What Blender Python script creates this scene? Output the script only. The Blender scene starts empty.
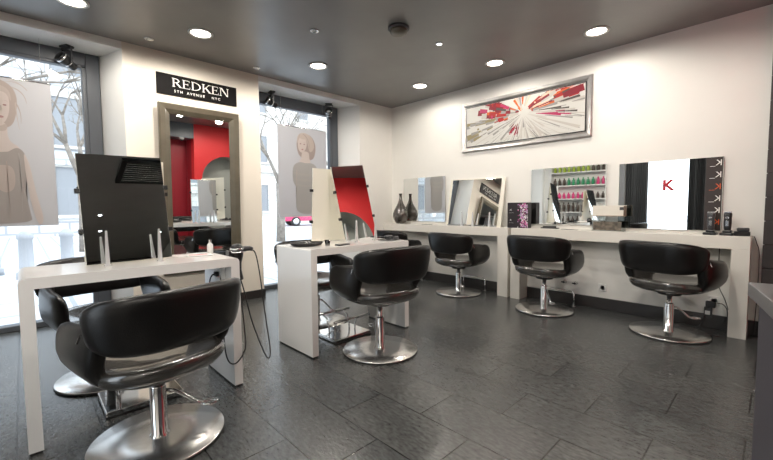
import bpy, bmesh, math, random
from mathutils import Vector, Matrix
random.seed(7)
S = bpy.context.scene
COL = S.collection
PI = math.pi
R = math.radians
HZ = 2.74          # ceiling height
WA = -4.47         # inner face of the window wall
WB = 4.46          # inner face of the painting wall

# ------------------------------------------------------------------ materials
def mat(name, col=(.8, .8, .8), rough=.5, metal=0., spec=.5, coat=0., emit=None, estr=0., noise=None, bump=None, sheen=0.):
    m = bpy.data.materials.new(name); m.use_nodes = True
    nt = m.node_tree; b = nt.nodes['Principled BSDF']
    b.inputs['Base Color'].default_value = (*col, 1)
    b.inputs['Roughness'].default_value = rough
    b.inputs['Metallic'].default_value = metal
    b.inputs['Specular IOR Level'].default_value = spec
    b.inputs['Coat Weight'].default_value = coat
    if emit:
        b.inputs['Emission Color'].default_value = (*emit, 1)
        b.inputs['Emission Strength'].default_value = estr
    geo = nt.nodes.new('ShaderNodeNewGeometry')
    if noise:                                   # (scale, amount, detail) colour mottling
        n = nt.nodes.new('ShaderNodeTexNoise'); n.inputs['Scale'].default_value = noise[0]; n.inputs['Detail'].default_value = 4
        nt.links.new(geo.outputs['Position'], n.inputs['Vector'])
        r = nt.nodes.new('ShaderNodeValToRGB')
        a = noise[1]
        r.color_ramp.elements[0].position = .3; r.color_ramp.elements[1].position = .7
        r.color_ramp.elements[0].color = (*[c * (1 - a) for c in col], 1)
        r.color_ramp.elements[1].color = (*[min(1, c * (1 + a)) for c in col], 1)
        nt.links.new(n.outputs['Fac'], r.inputs['Fac']); nt.links.new(r.outputs['Color'], b.inputs['Base Color'])
    if bump:                                    # (scale, strength)
        n = nt.nodes.new('ShaderNodeTexNoise'); n.inputs['Scale'].default_value = bump[0]; n.inputs['Detail'].default_value = 5
        nt.links.new(geo.outputs['Position'], n.inputs['Vector'])
        bp = nt.nodes.new('ShaderNodeBump'); bp.inputs['Strength'].default_value = bump[1]; bp.inputs['Distance'].default_value = .01
        nt.links.new(n.outputs['Fac'], bp.inputs['Height']); nt.links.new(bp.outputs['Normal'], b.inputs['Normal'])
    return m

M = {}
M['wall'] = mat('warm_white_paint', (.83, .815, .775), .6, noise=(3, .015))
M['wallw'] = mat('white_paint', (.86, .85, .82), .6, noise=(3, .01))
M['cream'] = mat('cream_paint', (.82, .755, .66), .6, noise=(3, .015))
M['ceil'] = mat('dark_grey_satin_ceiling', (.215, .208, .20), .34, spec=.75, noise=(2.5, .08), bump=(14, .04))
M['base'] = mat('black_baseboard', (.028, .025, .024), .35)
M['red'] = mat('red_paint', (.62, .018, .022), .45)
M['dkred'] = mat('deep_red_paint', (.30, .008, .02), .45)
M['greywall'] = mat('grey_plaster', (.42, .43, .40), .6, noise=(3, .05))
M['frame'] = mat('dark_grey_window_metal', (.085, .095, .11), .4)
M['desk'] = mat('white_lacquer', (.88, .865, .84), .22, coat=.3)
M['deskb'] = mat('warm_white_lacquer', (.80, .77, .71), .28, coat=.2)
M['leather'] = mat('black_leather', (.006, .0055, .0055), .30, spec=.42, bump=(180, .10))
M['seatl'] = mat('seat_leather', (.034, .031, .027), .25, spec=1., coat=1., bump=(160, .08))  # tan reflection on the seats is partly put into this base colour
M['chrome'] = mat('chrome', (.78, .78, .78), .09, 1.)
M['steel'] = mat('brushed_steel', (.74, .73, .72), .13, 1., noise=(40, .04))
M['rubber'] = mat('black_rubber', (.012, .012, .012), .6)
M['mirror'] = mat('mirror_glass', (.88, .9, .89), 0., 1.)
M['backp'] = mat('pale_mirror_back', (.83, .80, .70), .25, coat=.2)
M['taupe'] = mat('taupe_lacquered_frame', (.105, .090, .062), .35, noise=(8, .12), coat=.2)
M['silver'] = mat('silver_leaf_frame', (.58, .56, .55), .3, .85, noise=(9, .12), bump=(30, .1))
M['black'] = mat('black_plastic', (.013, .013, .014), .3)
M['dark'] = mat('dark_grey_plastic', (.045, .046, .05), .35)
M['white'] = mat('white_plastic', (.82, .82, .80), .3)
M['signb'] = mat('black_sign_panel', (.006, .005, .005), .6, spec=.1)
M['letter'] = mat('pale_lettering', (.85, .84, .80), .4)
M['vase'] = mat('dark_glazed_ceramic', (.10, .088, .078), .2, .35, spec=.8, noise=(26, .55), coat=.6, bump=(40, .1))
M['wood'] = mat('charcoal_wood', (.040, .033, .032), .4, noise=(6, .25))
M['counter'] = mat('aubergine_grey_laminate', (.060, .055, .068), .45)
M['countertop'] = mat('grey_counter_slab', (.16, .155, .16), .3, .3)
M['curtain'] = mat('charcoal_curtain', (.06, .065, .07), .8)
M['sheer'] = mat('pale_grey_cloth', (.55, .57, .60), .8)
M['gold'] = mat('brass', (.6, .45, .22), .25, 1.)
M['lampg'] = mat('lit_downlight', (1, 1, 1), .5, emit=(1, .90, .74), estr=14)
M['ledg'] = mat('lit_cool_spot', (1, 1, 1), .5, emit=(.86, .95, 1), estr=14)
M['disc'] = mat('brushed_steel_disc', (.80, .79, .77), .27, 1., noise=(30, .04))
M['alu'] = mat('satin_aluminium', (.85, .85, .85), .38, .7)
def glass(name, tint=(1, 1, 1), refl=.6):
    m = bpy.data.materials.new(name); m.use_nodes = True; nt = m.node_tree
    for n in list(nt.nodes): nt.nodes.remove(n)
    o = nt.nodes.new('ShaderNodeOutputMaterial'); t = nt.nodes.new('ShaderNodeBsdfTransparent'); g = nt.nodes.new('ShaderNodeBsdfGlossy')
    f = nt.nodes.new('ShaderNodeFresnel'); f.inputs['IOR'].default_value = 1.45; mx = nt.nodes.new('ShaderNodeMixShader')
    mu = nt.nodes.new('ShaderNodeMath'); mu.operation = 'MULTIPLY'; mu.inputs[1].default_value = refl
    t.inputs['Color'].default_value = (*tint, 1); g.inputs['Roughness'].default_value = 0
    nt.links.new(f.outputs[0], mu.inputs[0]); nt.links.new(mu.outputs[0], mx.inputs[0])
    nt.links.new(t.outputs[0], mx.inputs[1]); nt.links.new(g.outputs[0], mx.inputs[2]); nt.links.new(mx.outputs[0], o.inputs[0])
    return m
M['glass'] = glass('window_glass', (.97, .985, .99))
M['acryl'] = glass('clear_acrylic', (.86, .89, .9), 1.)
def printed(name, col, trans=.35):
    m = bpy.data.materials.new(name); m.use_nodes = True; nt = m.node_tree
    b = nt.nodes['Principled BSDF']; b.inputs['Base Color'].default_value = (*col, 1); b.inputs['Roughness'].default_value = .6
    tr = nt.nodes.new('ShaderNodeBsdfTranslucent'); tr.inputs['Color'].default_value = (*col, 1)
    mx = nt.nodes.new('ShaderNodeMixShader'); mx.inputs[0].default_value = trans
    nt.links.new(b.outputs[0], mx.inputs[1]); nt.links.new(tr.outputs[0], mx.inputs[2]); nt.links.new(mx.outputs[0], nt.nodes['Material Output'].inputs[0])
    return m

def floor_mat():
    m = bpy.data.materials.new('dark_slate_tiles'); m.use_nodes = True; nt = m.node_tree; L = nt.links
    b = nt.nodes['Principled BSDF']
    geo = nt.nodes.new('ShaderNodeNewGeometry'); mp = nt.nodes.new('ShaderNodeMapping')
    mp.inputs['Location'].default_value = (.06, .07, 0)
    L.new(geo.outputs['Position'], mp.inputs['Vector'])
    br = nt.nodes.new('ShaderNodeTexBrick'); L.new(mp.outputs[0], br.inputs['Vector'])
    br.offset = .5; br.inputs['Scale'].default_value = 1
    br.inputs['Brick Width'].default_value = .62; br.inputs['Row Height'].default_value = .3135
    br.inputs['Mortar Size'].default_value = .0038; br.inputs['Mortar Smooth'].default_value = .1; br.inputs['Bias'].default_value = 0
    br.inputs['Color1'].default_value = (.055, .059, .061, 1); br.inputs['Color2'].default_value = (.075, .077, .076, 1)
    br.inputs['Mortar'].default_value = (.004, .004, .004, 1)
    n1 = nt.nodes.new('ShaderNodeTexNoise'); n1.inputs['Scale'].default_value = 3.5; n1.inputs['Detail'].default_value = 8; n1.inputs['Roughness'].default_value = .65
    L.new(geo.outputs['Position'], n1.inputs['Vector'])
    rp = nt.nodes.new('ShaderNodeValToRGB'); rp.color_ramp.elements[0].position = .3; rp.color_ramp.elements[1].position = .75
    rp.color_ramp.elements[0].color = (.88, .88, .88, 1); rp.color_ramp.elements[1].color = (1.12, 1.12, 1.1, 1)
    L.new(n1.outputs['Fac'], rp.inputs[0])
    mx = nt.nodes.new('ShaderNodeMix'); mx.data_type = 'RGBA'; mx.blend_type = 'MULTIPLY'; mx.inputs[0].default_value = 1
    L.new(br.outputs['Color'], mx.inputs[6]); L.new(rp.outputs[0], mx.inputs[7])
    n3 = nt.nodes.new('ShaderNodeTexNoise'); n3.inputs['Scale'].default_value = 40; n3.inputs['Detail'].default_value = 4; n3.inputs['Roughness'].default_value = .65
    mp3 = nt.nodes.new('ShaderNodeMapping'); mp3.inputs['Scale'].default_value = (.6, 1.6, 1); mp3.inputs['Rotation'].default_value = (0, 0, .4)
    L.new(geo.outputs['Position'], mp3.inputs['Vector']); L.new(mp3.outputs[0], n3.inputs['Vector'])
    rq = nt.nodes.new('ShaderNodeValToRGB'); rq.color_ramp.elements[0].position = .32; rq.color_ramp.elements[1].position = .72
    rq.color_ramp.elements[0].color = (.62, .62, .62, 1); rq.color_ramp.elements[1].color = (1.5, 1.5, 1.48, 1)
    L.new(n3.outputs['Fac'], rq.inputs[0]); my = nt.nodes.new('ShaderNodeMix'); my.data_type = 'RGBA'; my.blend_type = 'MULTIPLY'; my.inputs[0].default_value = 1
    L.new(mx.outputs[2], my.inputs[6]); L.new(rq.outputs[0], my.inputs[7]); L.new(my.outputs[2], b.inputs['Base Color'])
    # slate: fine ripples plus long folds
    mp2 = nt.nodes.new('ShaderNodeMapping'); mp2.inputs['Scale'].default_value = (1., 1.8, 1); mp2.inputs['Rotation'].default_value = (0, 0, .5)
    L.new(geo.outputs['Position'], mp2.inputs['Vector'])
    n2 = nt.nodes.new('ShaderNodeTexNoise'); n2.inputs['Scale'].default_value = 36; n2.inputs['Detail'].default_value = 2; n2.inputs['Roughness'].default_value = .5; n2.inputs['Distortion'].default_value = 0
    L.new(mp2.outputs[0], n2.inputs['Vector'])
    bp = nt.nodes.new('ShaderNodeBump'); bp.inputs['Strength'].default_value = .45; bp.inputs['Distance'].default_value = .0045
    L.new(n2.outputs['Fac'], bp.inputs['Height'])
    bp2 = nt.nodes.new('ShaderNodeBump'); bp2.inputs['Strength'].default_value = .6; bp2.inputs['Distance'].default_value = .003; bp2.invert = True
    L.new(br.outputs['Fac'], bp2.inputs['Height']); L.new(bp.outputs[0], bp2.inputs['Normal']); L.new(bp2.outputs[0], b.inputs['Normal'])
    b.inputs['Roughness'].default_value = .25
    b.inputs['Specular IOR Level'].default_value = .9
    return m
M['floor'] = floor_mat()

def stone_mat(name, c1, c2, mo, w, h, ms, rough=.7, vertical=None):
    m = bpy.data.materials.new(name); m.use_nodes = True; nt = m.node_tree; L = nt.links
    b = nt.nodes['Principled BSDF']; b.inputs['Roughness'].default_value = rough
    geo = nt.nodes.new('ShaderNodeNewGeometry')
    br = nt.nodes.new('ShaderNodeTexBrick'); br.inputs['Scale'].default_value = 1
    if vertical:
        sx = nt.nodes.new('ShaderNodeSeparateXYZ'); cx = nt.nodes.new('ShaderNodeCombineXYZ'); L.new(geo.outputs['Position'], sx.inputs[0])
        L.new(sx.outputs['Y' if vertical == 'x' else 'X'], cx.inputs['X']); L.new(sx.outputs['Z'], cx.inputs['Y']); L.new(cx.outputs[0], br.inputs['Vector'])
    else:
        L.new(geo.outputs['Position'], br.inputs['Vector'])
    br.inputs['Brick Width'].default_value = w; br.inputs['Row Height'].default_value = h; br.inputs['Mortar Size'].default_value = ms
    br.inputs['Color1'].default_value = (*c1, 1); br.inputs['Color2'].default_value = (*c2, 1); br.inputs['Mortar'].default_value = (*mo, 1)
    L.new(br.outputs['Color'], b.inputs['Base Color'])
    return m
M['paving'] = stone_mat('pale_street_paving', (.62, .62, .62), (.54, .55, .56), (.33, .34, .36), .9, .45, .03)
M['facade'] = stone_mat('pale_limestone_facade', (.62, .62, .62), (.52, .54, .56), (.34, .35, .37), 1.1, .5, .05, vertical='x')
M['facadeb'] = stone_mat('cream_limestone_facade', (.64, .62, .58), (.58, .56, .52), (.42, .41, .39), 1.1, .45, .03, vertical='x')
M['bark'] = mat('grey_bark', (.22, .19, .16), .8, noise=(9, .3))

# ------------------------------------------------------------------ mesh helpers
class MB:
    """collects shapes in one bmesh; build() links them as ONE object"""
    def __init__(s): s.bm = bmesh.new(); s.mats = []; s.cur = 0
    def use(s, m):
        if m not in s.mats: s.mats.append(m)
        s.cur = s.mats.index(m); return s
    def _add(s, b2, smooth=False, tf=None):
        if tf is not None: b2.transform(tf)
        bmesh.ops.recalc_face_normals(b2, faces=b2.faces)
        for f in b2.faces: f.smooth = smooth; f.material_index = s.cur
        me = bpy.data.meshes.new('t'); b2.to_mesh(me); b2.free(); s.bm.from_mesh(me); bpy.data.meshes.remove(me)
        return s
    def box(s, lo, hi, bev=0., seg=2, tf=None):
        b = bmesh.new(); bmesh.ops.create_cube(b, size=1)
        c = [(lo[i] + hi[i]) / 2 for i in range(3)]; d = [abs(hi[i] - lo[i]) for i in range(3)]
        for v in b.verts: v.co = Vector([v.co[i] * d[i] + c[i] for i in range(3)])
        if bev: bmesh.ops.bevel(b, geom=list(b.edges), offset=bev, segments=seg, affect='EDGES', profile=.5)
        return s._add(b, False, tf)
    def lathe(s, prof, n=48, tf=None, smooth=True, centre=(0, 0)):
        b = bmesh.new(); rings = []
        for r, z in prof:
            if r < 1e-6: rings.append([b.verts.new((centre[0], centre[1], z))])
            else: rings.append([b.verts.new((centre[0] + r * math.cos(2 * PI * k / n), centre[1] + r * math.sin(2 * PI * k / n), z)) for k in range(n)])
        for a, c in zip(rings, rings[1:]):
            for k in range(n):
                k2 = (k + 1) % n
                if len(a) == 1 and len(c) == 1: continue
                if len(a) == 1: b.faces.new((a[0], c[k], c[k2]))
                elif len(c) == 1: b.faces.new((a[k], a[k2], c[0]))
                else: b.faces.new((a[k], a[k2], c[k2], c[k]))
        if len(rings[0]) > 1: b.faces.new(rings[0][::-1])
        if len(rings[-1]) > 1: b.faces.new(rings[-1])
        return s._add(b, smooth, tf)
    def cyl(s, p, q, r, n=20, r2=None, smooth=True):
        p, q = Vector(p), Vector(q); d = q - p; L = d.length
        tf = Matrix.Translation(p) @ d.to_track_quat('Z', 'Y').to_matrix().to_4x4()
        r2 = r if r2 is None else r2
        e = min(.003, r * .2, L * .2)
        return s.lathe([(0, 0), (r - e, 0), (r, e), (r2, L - e), (r2 - e, L), (0, L)], n, tf, smooth)
    def tube(s, pts, r, n=10, taper=None):
        pts = [Vector(p) for p in pts]; b = bmesh.new(); rings = []; up = Vector((0, 0, 1))
        for i, p in enumerate(pts):
            t = (pts[min(i + 1, len(pts) - 1)] - pts[max(i - 1, 0)]).normalized()
            if i == 0:
                a = t.cross(up) if abs(t.dot(up)) < .9 else t.cross(Vector((1, 0, 0)))
            else: a = a - t * a.dot(t)
            a = a.normalized(); c = t.cross(a)
            rr = r if taper is None else r + (taper - r) * i / (len(pts) - 1)
            rings.append([b.verts.new(p + a * rr * math.cos(2 * PI * k / n) + c * rr * math.sin(2 * PI * k / n)) for k in range(n)])
        for x, y in zip(rings, rings[1:]):
            for k in range(n): b.faces.new((x[k], x[(k + 1) % n], y[(k + 1) % n], y[k]))
        b.faces.new(rings[0][::-1]); b.faces.new(rings[-1])
        return s._add(b, True)
    def prism(s, poly, z0, z1, tf=None, bev=0.):
        b = bmesh.new(); lo = [b.verts.new((x, y, z0)) for x, y in poly]; hi = [b.verts.new((x, y, z1)) for x, y in poly]
        n = len(poly); b.faces.new(lo[::-1]); b.faces.new(hi)
        for k in range(n): b.faces.new((lo[k], lo[(k + 1) % n], hi[(k + 1) % n], hi[k]))
        if bev: bmesh.ops.bevel(b, geom=list(b.edges), offset=bev, segments=2, affect='EDGES', profile=.5)
        return s._add(b, False, tf)
    def quad(s, a, b_, c, d):
        b = bmesh.new(); b.faces.new([b.verts.new(v) for v in (a, b_, c, d)]); return s._add(b)
    def grid(s, rows, closed_u=True, cap=True, smooth=True, tf=None):
        """rows: list of rings of points"""
        b = bmesh.new(); V = [[b.verts.new(p) for p in r] for r in rows]; n = len(rows[0])
        for x, y in zip(V, V[1:]):
            for k in range(n if closed_u else n - 1): b.faces.new((x[k], x[(k + 1) % n], y[(k + 1) % n], y[k]))
        if cap:
            for ring in (V[0][::-1], V[-1]):
                c = b.verts.new(sum((v.co for v in ring), Vector()) / n)
                for k in range(n): b.faces.new((ring[k], ring[(k + 1) % n], c))
        return s._add(b, smooth, tf)
    def build(s, name, m=None, parent=None):
        me = bpy.data.meshes.new(name); s.bm.to_mesh(me); s.bm.free()
        for x in ([m] if m else s.mats): me.materials.append(x)
        if m and s.mats:
            for p in me.polygons: p.material_index = 0
        o = bpy.data.objects.new(name, me); COL.objects.link(o)
        if parent is not None: o.parent = parent
        return o

def tag(o, label=None, cat=None, group=None, kind=None):
    if label: o['label'] = label
    if cat: o['category'] = cat
    if group: o['group'] = group
    if kind: o['kind'] = kind
    return o
def empty(name, loc=(0, 0, 0), rz=0., label=None, cat=None, group=None):
    o = bpy.data.objects.new(name, None); COL.objects.link(o); o.location = loc; o.rotation_euler = (0, 0, rz); o.empty_display_size = .1
    return tag(o, label, cat, group)
def struct(name, mb, m=None, parent=None):
    o = mb.build(name, m, parent)
    if parent is None: o['kind'] = 'structure'
    return o
def copy_tree(o, parent=None):
    c = o.copy(); COL.objects.link(c)
    if parent is not None: c.parent = parent
    for ch in [x for x in bpy.data.objects if x.parent == o]: copy_tree(ch, c)
    return c
def text_obj(body, size, m, parent, loc, rot, name='lettering', ext=.001, align='LEFT', sx=1., sp=1., off=0.):
    cu = bpy.data.curves.new(name, 'FONT'); cu.body = body; cu.size = size; cu.extrude = ext; cu.align_x = align; cu.materials.append(m)
    cu.space_character = sp; cu.offset = off; tmp = bpy.data.objects.new('t', cu); COL.objects.link(tmp); bpy.context.view_layer.update()
    me = bpy.data.meshes.new_from_object(tmp.evaluated_get(bpy.context.evaluated_depsgraph_get())); bpy.data.objects.remove(tmp); bpy.data.curves.remove(cu)
    me.transform(Matrix.Scale(sx, 4, (1, 0, 0)))
    if not me.materials: me.materials.append(m)
    o = bpy.data.objects.new(name, me); COL.objects.link(o); o.location = loc; o.rotation_euler = rot
    if parent is not None: o.parent = parent
    return o

# ------------------------------------------------------------------ room shell
XR = 3.4; YB = -1.5; XO = -4.92          # far right wall, back wall, outer face of the window wall
struct('floor', MB().box((XO, YB - .3, -.1), (XR + .3, WB + .3, 0)), M['floor'])
struct('ceiling', MB().box((XO - .1, YB - .3, HZ), (XR + .3, WB + .3, HZ + .15)), M['ceil'])
SO = 2.672                               # soffit of the window reveals
W1a, W1b, W2a, W2b = -1.38, .77, 2.155, 3.765
wl = MB(); wl.use(M['wallw'])
wl.box((XO, YB - .2, 0), (WA, W1a, HZ))
wl.box((XO, W1a, SO), (WA, W1b, HZ)); wl.box((XO, W2a, SO), (WA, W2b, HZ))
wl.use(M['cream']); wl.box((XO, W1b, 0), (WA, W2a, HZ)); wl.use(M['wall']); wl.box((XO, W2b, 0), (WA, WB + .2, HZ))
wlo = struct('wall_left', wl)
# reveals painted white: thin plaster linings inside the openings
rv = MB()
for a, b in ((W1a, W1b), (W2a, W2b)):
    sp_ = .145
    rv.box((XO, a, 0), (WA + .001, a + .004, SO)); rv.prism([(XO, b), (XO, b - sp_), (WA + .001, b)], 0, SO); rv.box((XO, a, SO - .004), (WA + .001, b, SO))
struct('trim_1', rv, M['wallw'])
struct('wall_back', MB().box((XO, WB, 0), (.36, WB + .2, HZ)), M['wall'])
# wall behind the camera with its glazed opening
wf = MB(); OX0, OX1 = -2.2, -1.25
wf.box((WA, YB - .2, 0), (OX0, YB, HZ)); wf.box((OX1, YB - .2, 0), (XR, YB, HZ)); wf.box((OX0, YB - .2, 2.35), (OX1, YB, HZ))
struct('wall_front', wf, M['wallw'])
# right hand side: red wall with an arched niche, a deeper recess and the dark far end
def arch_wall():
    mb = MB(); x0, x1 = .35, .55; y0, y1 = 2.85, WB; c, r, sp = 3.56, .55, 1.52
    mb.use(M['red'])
    n = 24
    pts = [(c - r, 0)] + [(c - r * math.cos(PI * k / n), sp + r * math.sin(PI * k / n)) for k in range(n + 1)] + [(c + r, 0)]
    b = bmesh.new()
    def V(x, y, z): return b.verts.new((x, y, z))
    for x in (x0, x1):
        for (ya, za), (yb, zb) in zip(pts[1:-1], pts[2:-1]): b.faces.new((V(x, ya, za), V(x, yb, zb), V(x, yb, HZ), V(x, ya, HZ)))
        b.faces.new((V(x, y0, 0), V(x, c - r, 0), V(x, c - r, HZ), V(x, y0, HZ))); b.faces.new((V(x, c + r, 0), V(x, y1, 0), V(x, y1, HZ), V(x, c + r, HZ)))
    b.faces.new((V(x0, y0, 0), V(x1, y0, 0), V(x1, y0, HZ), V(x0, y0, HZ)))
    mb._add(b)
    mb.use(M['greywall']); b = bmesh.new()
    for (ya, za), (yb, zb) in zip(pts, pts[1:]): b.faces.new([b.verts.new(v) for v in ((x0, ya, za), (x0, yb, zb), (x1 + .3, yb, zb), (x1 + .3, ya, za))])
    b.faces.new([b.verts.new(v) for v in ((x1 + .3, y0, 0), (x1 + .3, y1, 0), (x1 + .3, y1, HZ), (x1 + .3, y0, HZ))])
    mb._add(b)
    return mb
struct('wall_right', arch_wall())
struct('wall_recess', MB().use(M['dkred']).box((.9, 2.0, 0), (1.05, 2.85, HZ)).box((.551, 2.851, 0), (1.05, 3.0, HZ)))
struct('trim_2', MB().box((.36, 2.0, 2.42), (.9, 2.85, HZ)), M['frame'])       # bulkhead above the recess
struct('wall_side', MB().box((1.05, 2.0, 0), (XR, 2.15, HZ)), M['greywall'])
struct('wall_end', MB().box((XR, YB, 0), (XR + .2, 2.15, HZ)), M['wood'])
# baseboards
struct('baseboard_back', MB().box((WA, WB - .018, 0), (-.07, WB, .125), .003), M['base'])
bl = MB(); bl.box((WA, W1b + .01, 0), (WA + .018, W2a, .1), .003); bl.box((WA, W2b, 0), (WA + .018, WB - .018, .1), .003)
bl.box((XO + .1, W2a, 0), (WA + .018, W2a + .014, .1)); struct('baseboard_left', bl, M['base'])
# dark planked panel closing the painting wall
pn = MB()
for k in range(14): pn.box((-.068, 4.40, .002 + k * .196), (.345, WB - .001, .002 + (k + 1) * .196 - .006), .003)
pn.box((-.060, 4.41, 0), (.345, WB - .002, HZ - .002)); struct('trim_3', pn, M['wood'])

# windows ------------------------------------------------------------
def window(name, y0, y1, x=-4.90, mullions=()):
    f = MB(); t = .115; d = .06
    f.box((x - d, y0 + .004, .0), (x + d, y0 + t, SO - .004), .006); f.box((x - d, y1 - t, 0), (x + d, y1 - .004, SO - .004), .006)
    f.box((x - d, y0 + t, SO - .13), (x + d, y1 - t, SO - .004), .006); f.box((x - d, y0 + t, 0), (x + d, y1 - t, .05), .006)
    f.box((x - .03, y1 - t - .035, .05), (x + .05, y1 - t + .002, SO - .13), .004); f.box((x - .03, y0 + t, SO - .155), (x + .05, y1 - t, SO - .125), .004)
    for m in mullions: f.box((x - .04, m - .03, .05), (x + .04, m + .03, SO - .13), .004)
    o = struct(name, f, M['frame'])
    MB().box((x - .006, y0 + t - .01, .04), (x + .006, y1 - t + .01, SO - .12)).build('pane', M['glass'], o)
window('window_1', W1a, W1b - .13)
window('window_2', W2a, W2b - .13)
f = MB(); f.box((OX0, YB - .12, 0), (OX0 + .06, YB - .04, 2.35), .004); f.box((OX1 - .06, YB - .12, 0), (OX1, YB - .04, 2.35), .004)
f.box((OX0 + .06, YB - .12, 2.29), (OX1 - .06, YB - .04, 2.35), .004); f.box((OX0 + .06, YB - .12, 0), (OX1 - .06, YB - .04, .08), .004)
d1 = struct('window_3', f, M['white'])
MB().box((OX0 + .05, YB - .085, .07), (OX1 - .05, YB - .075, 2.3)).build('pane', M['glass'], d1)
k = text_obj('K', .32, mat('red_vinyl', (.55, .02, .04), .4), d1, (-1.82, YB - .066, 1.45), (R(90), 0, 0), 'red_letter', off=.012)
k['label'] = 'red letter on the glass'

# ------------------------------------------------------------------ ceiling fittings
def downlight(x, y, label):
    t = empty('ceiling_light', (x, y, HZ), 0, label, 'ceiling light', 'recessed ceiling lights')
    MB().lathe([(.082, 0), (.108, -.001), (.110, -.006), (.104, -.010), (.086, -.008), (.082, -.002)], 40).build('trim_ring', M['white'], t)
    MB().lathe([(0, -.004), (.083, -.004), (.083, -.0005), (0, -.0005)], 40).build('diffuser', M['lampg'], t)
    l = bpy.data.lights.new('bulb', 'SPOT'); l.energy = DL * (.46 if y > 3.8 else 1.6 if x > 0 else 1.1); l.color = (1, .93, .84); l.spot_size = R(178); l.spot_blend = .35; l.shadow_soft_size = .07
    o = bpy.data.objects.new('bulb', l); COL.objects.link(o); o.parent = t; o.location = (0, 0, -.03)
DL = 46
for x, y, lb in [(-1.23, 3.93, 'large lit downlight nearest the right end of the painting wall'), (-2.28, 3.93, 'lit downlight above the painting, second from the right'),
              (-3.39, 3.92, 'lit downlight nearest the far corner of the room'), (-3.71, 2.52, 'lit downlight in front of the second window'),
              (-3.77, 1.27, 'large lit downlight above the black shop sign'), (-3.87, .36, 'lit downlight cut by the top edge above the first window'),
              (-1.0, 2.2, 'downlight over the middle of the floor, in front of the counter'), (-1.9, 1.0, 'unseen downlight added for light over the nearest styling chair'),  # the one over the chair is out of view, added for light
              (-.75, 3.0, 'unseen downlight added for light beside the red wall'), (1.5, .1, 'unseen downlight added to brighten the desk fronts, behind the reception counter'), (.7, -.9, 'unseen downlight added for light by the reflected glazed door'), (-1.7, -.5, 'unseen downlight added for light near the shelves behind')]:  # all on this line are out of view, added to brighten the room
    downlight(x, y, lb)
def small_spot(x, y, label, lit):
    t = empty('small_ceiling_spot', (x, y, HZ), 0, label, 'ceiling spot', 'small recessed ceiling spots')
    MB().lathe([(.022, -.002), (.040, -.001), (.042, -.006), (.036, -.009), (.026, -.009), (.022, -.004)], 28).build('trim_ring', M['chrome'], t)
    MB().lathe([(0, -.005), (.024, -.005), (.024, -.001), (0, -.001)], 28).build('lens', M['ledg'] if lit else M['white'], t)
for a in [(-4.22, .95, 'small dim ceiling spot left of the sign', False), (-2.40, 3.07, 'small bright cool spot beside the round ceiling unit', True),
          (-3.01, 2.01, 'small chrome spot between the two window downlights', False), (-4.24, 2.03, 'tiny ceiling spot close to the wall above the sign', False),
          (1.22, .81, 'cool spot seen in the black mirror, upper left', True), (1.85, .87, 'cool spot seen in the black mirror, lower left', True), (2.0, 1.72, 'cool spot seen in the black mirror, right', True)]:
    small_spot(*a)
t = empty('smoke_detector', (-2.44, 2.53, HZ), 0, 'round dark ceiling unit mounted in the middle of the ceiling', 'smoke detector')
MB().lathe([(.095, 0), (.098, -.018), (.088, -.026), (.0, -.026)], 40).build('mounting_base', M['dark'], t)
MB().lathe([(.080, -.026), (.082, -.040), (.070, -.058), (.04, -.064), (0, -.064)], 40).build('cover', M['taupe'], t)
# ceiling air unit seen in the first mirror
t = empty('ceiling_air_unit', (-.15, 1.15, HZ), 0, 'black louvred ceiling air unit reflected in the first desk mirror', 'air unit')
f = MB()
for lo, hi in (((-.29, -.29, -.035), (.29, -.235, 0)), ((-.29, .235, -.035), (.29, .29, 0)), ((-.29, -.235, -.035), (-.235, .235, 0)), ((.235, -.235, -.035), (.29, .235, 0))): f.box(lo, hi, .004)
f.build('frame', M['black'], t)
MB().box((-.235, -.235, -.012), (.235, .235, -.001)).build('backing', M['dark'], t)
for j in range(9):
    x = -.21 + j * .052
    MB().box((-.004, -.232, -.022), (.004, .232, .022), 0, tf=Matrix.Translation((x, 0, -.026)) @ Matrix.Rotation(R(48), 4, 'Y')).build('louvre', M['steel'], t)
# dome camera on the bulkhead
t = empty('dome_camera', (.42, 2.62, 2.42), 0, 'small white dome camera under the bulkhead, seen in the framed wall mirror', 'camera')
MB().lathe([(.05, 0), (.052, -.03), (.045, -.036), (0, -.036)], 32).build('housing', M['white'], t)
MB().lathe([(.036, -.036), (.034, -.055), (.02, -.07), (0, -.075)], 32).build('dome', M['black'], t)

# black projector lamps and their rods in the window heads
def projector(y, x, aim, label):
    t = empty('projector_lamp', (x, y, SO - .004), aim, label, 'spotlight', 'black projector lamps in the windows')
    MB().box((-.035, -.05, -.02), (.035, .05, 0), .004).build('mounting_plate', M['black'], t)
    b = MB(); b.box((-.008, -.062, -.17), (.008, -.056, -.015), .002); b.box((-.008, .056, -.17), (.008, .062, -.015), .002); b.box((-.008, -.062, -.03), (.008, .062, -.022)); b.build('bracket', M['dark'], t)
    tf = Matrix.Translation((0, 0, -.15)) @ Matrix.Rotation(R(62), 4, 'Y')
    h = MB(); h.lathe([(0, -.075), (.032, -.075), (.036, -.06), (.036, -.02), (.040, -.02), (.040, -.01), (.036, -.01), (.036, 0), (.050, .008), (.053, .075), (.048, .08), (.044, .06), (0, .05)], 32, tf); ho = h.build('lamp_head', M['black'], t)
    b = MB(); b.lathe([(.0405, -.018), (.0415, -.012), (.0405, -.008)], 32, tf); b.lathe([(.0535, .05), (.0545, .058), (.0535, .064)], 32, tf); b.build('ring', M['chrome'], ho)
projector(.38, -4.74, R(-60), 'black projector lamp hung in the head of the first window')
projector(2.47, -4.74, R(-100), 'black projector lamp at the left end of the second window head')
projector(3.38, -4.72, R(-40), 'black projector lamp at the right end of the second window head')

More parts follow.
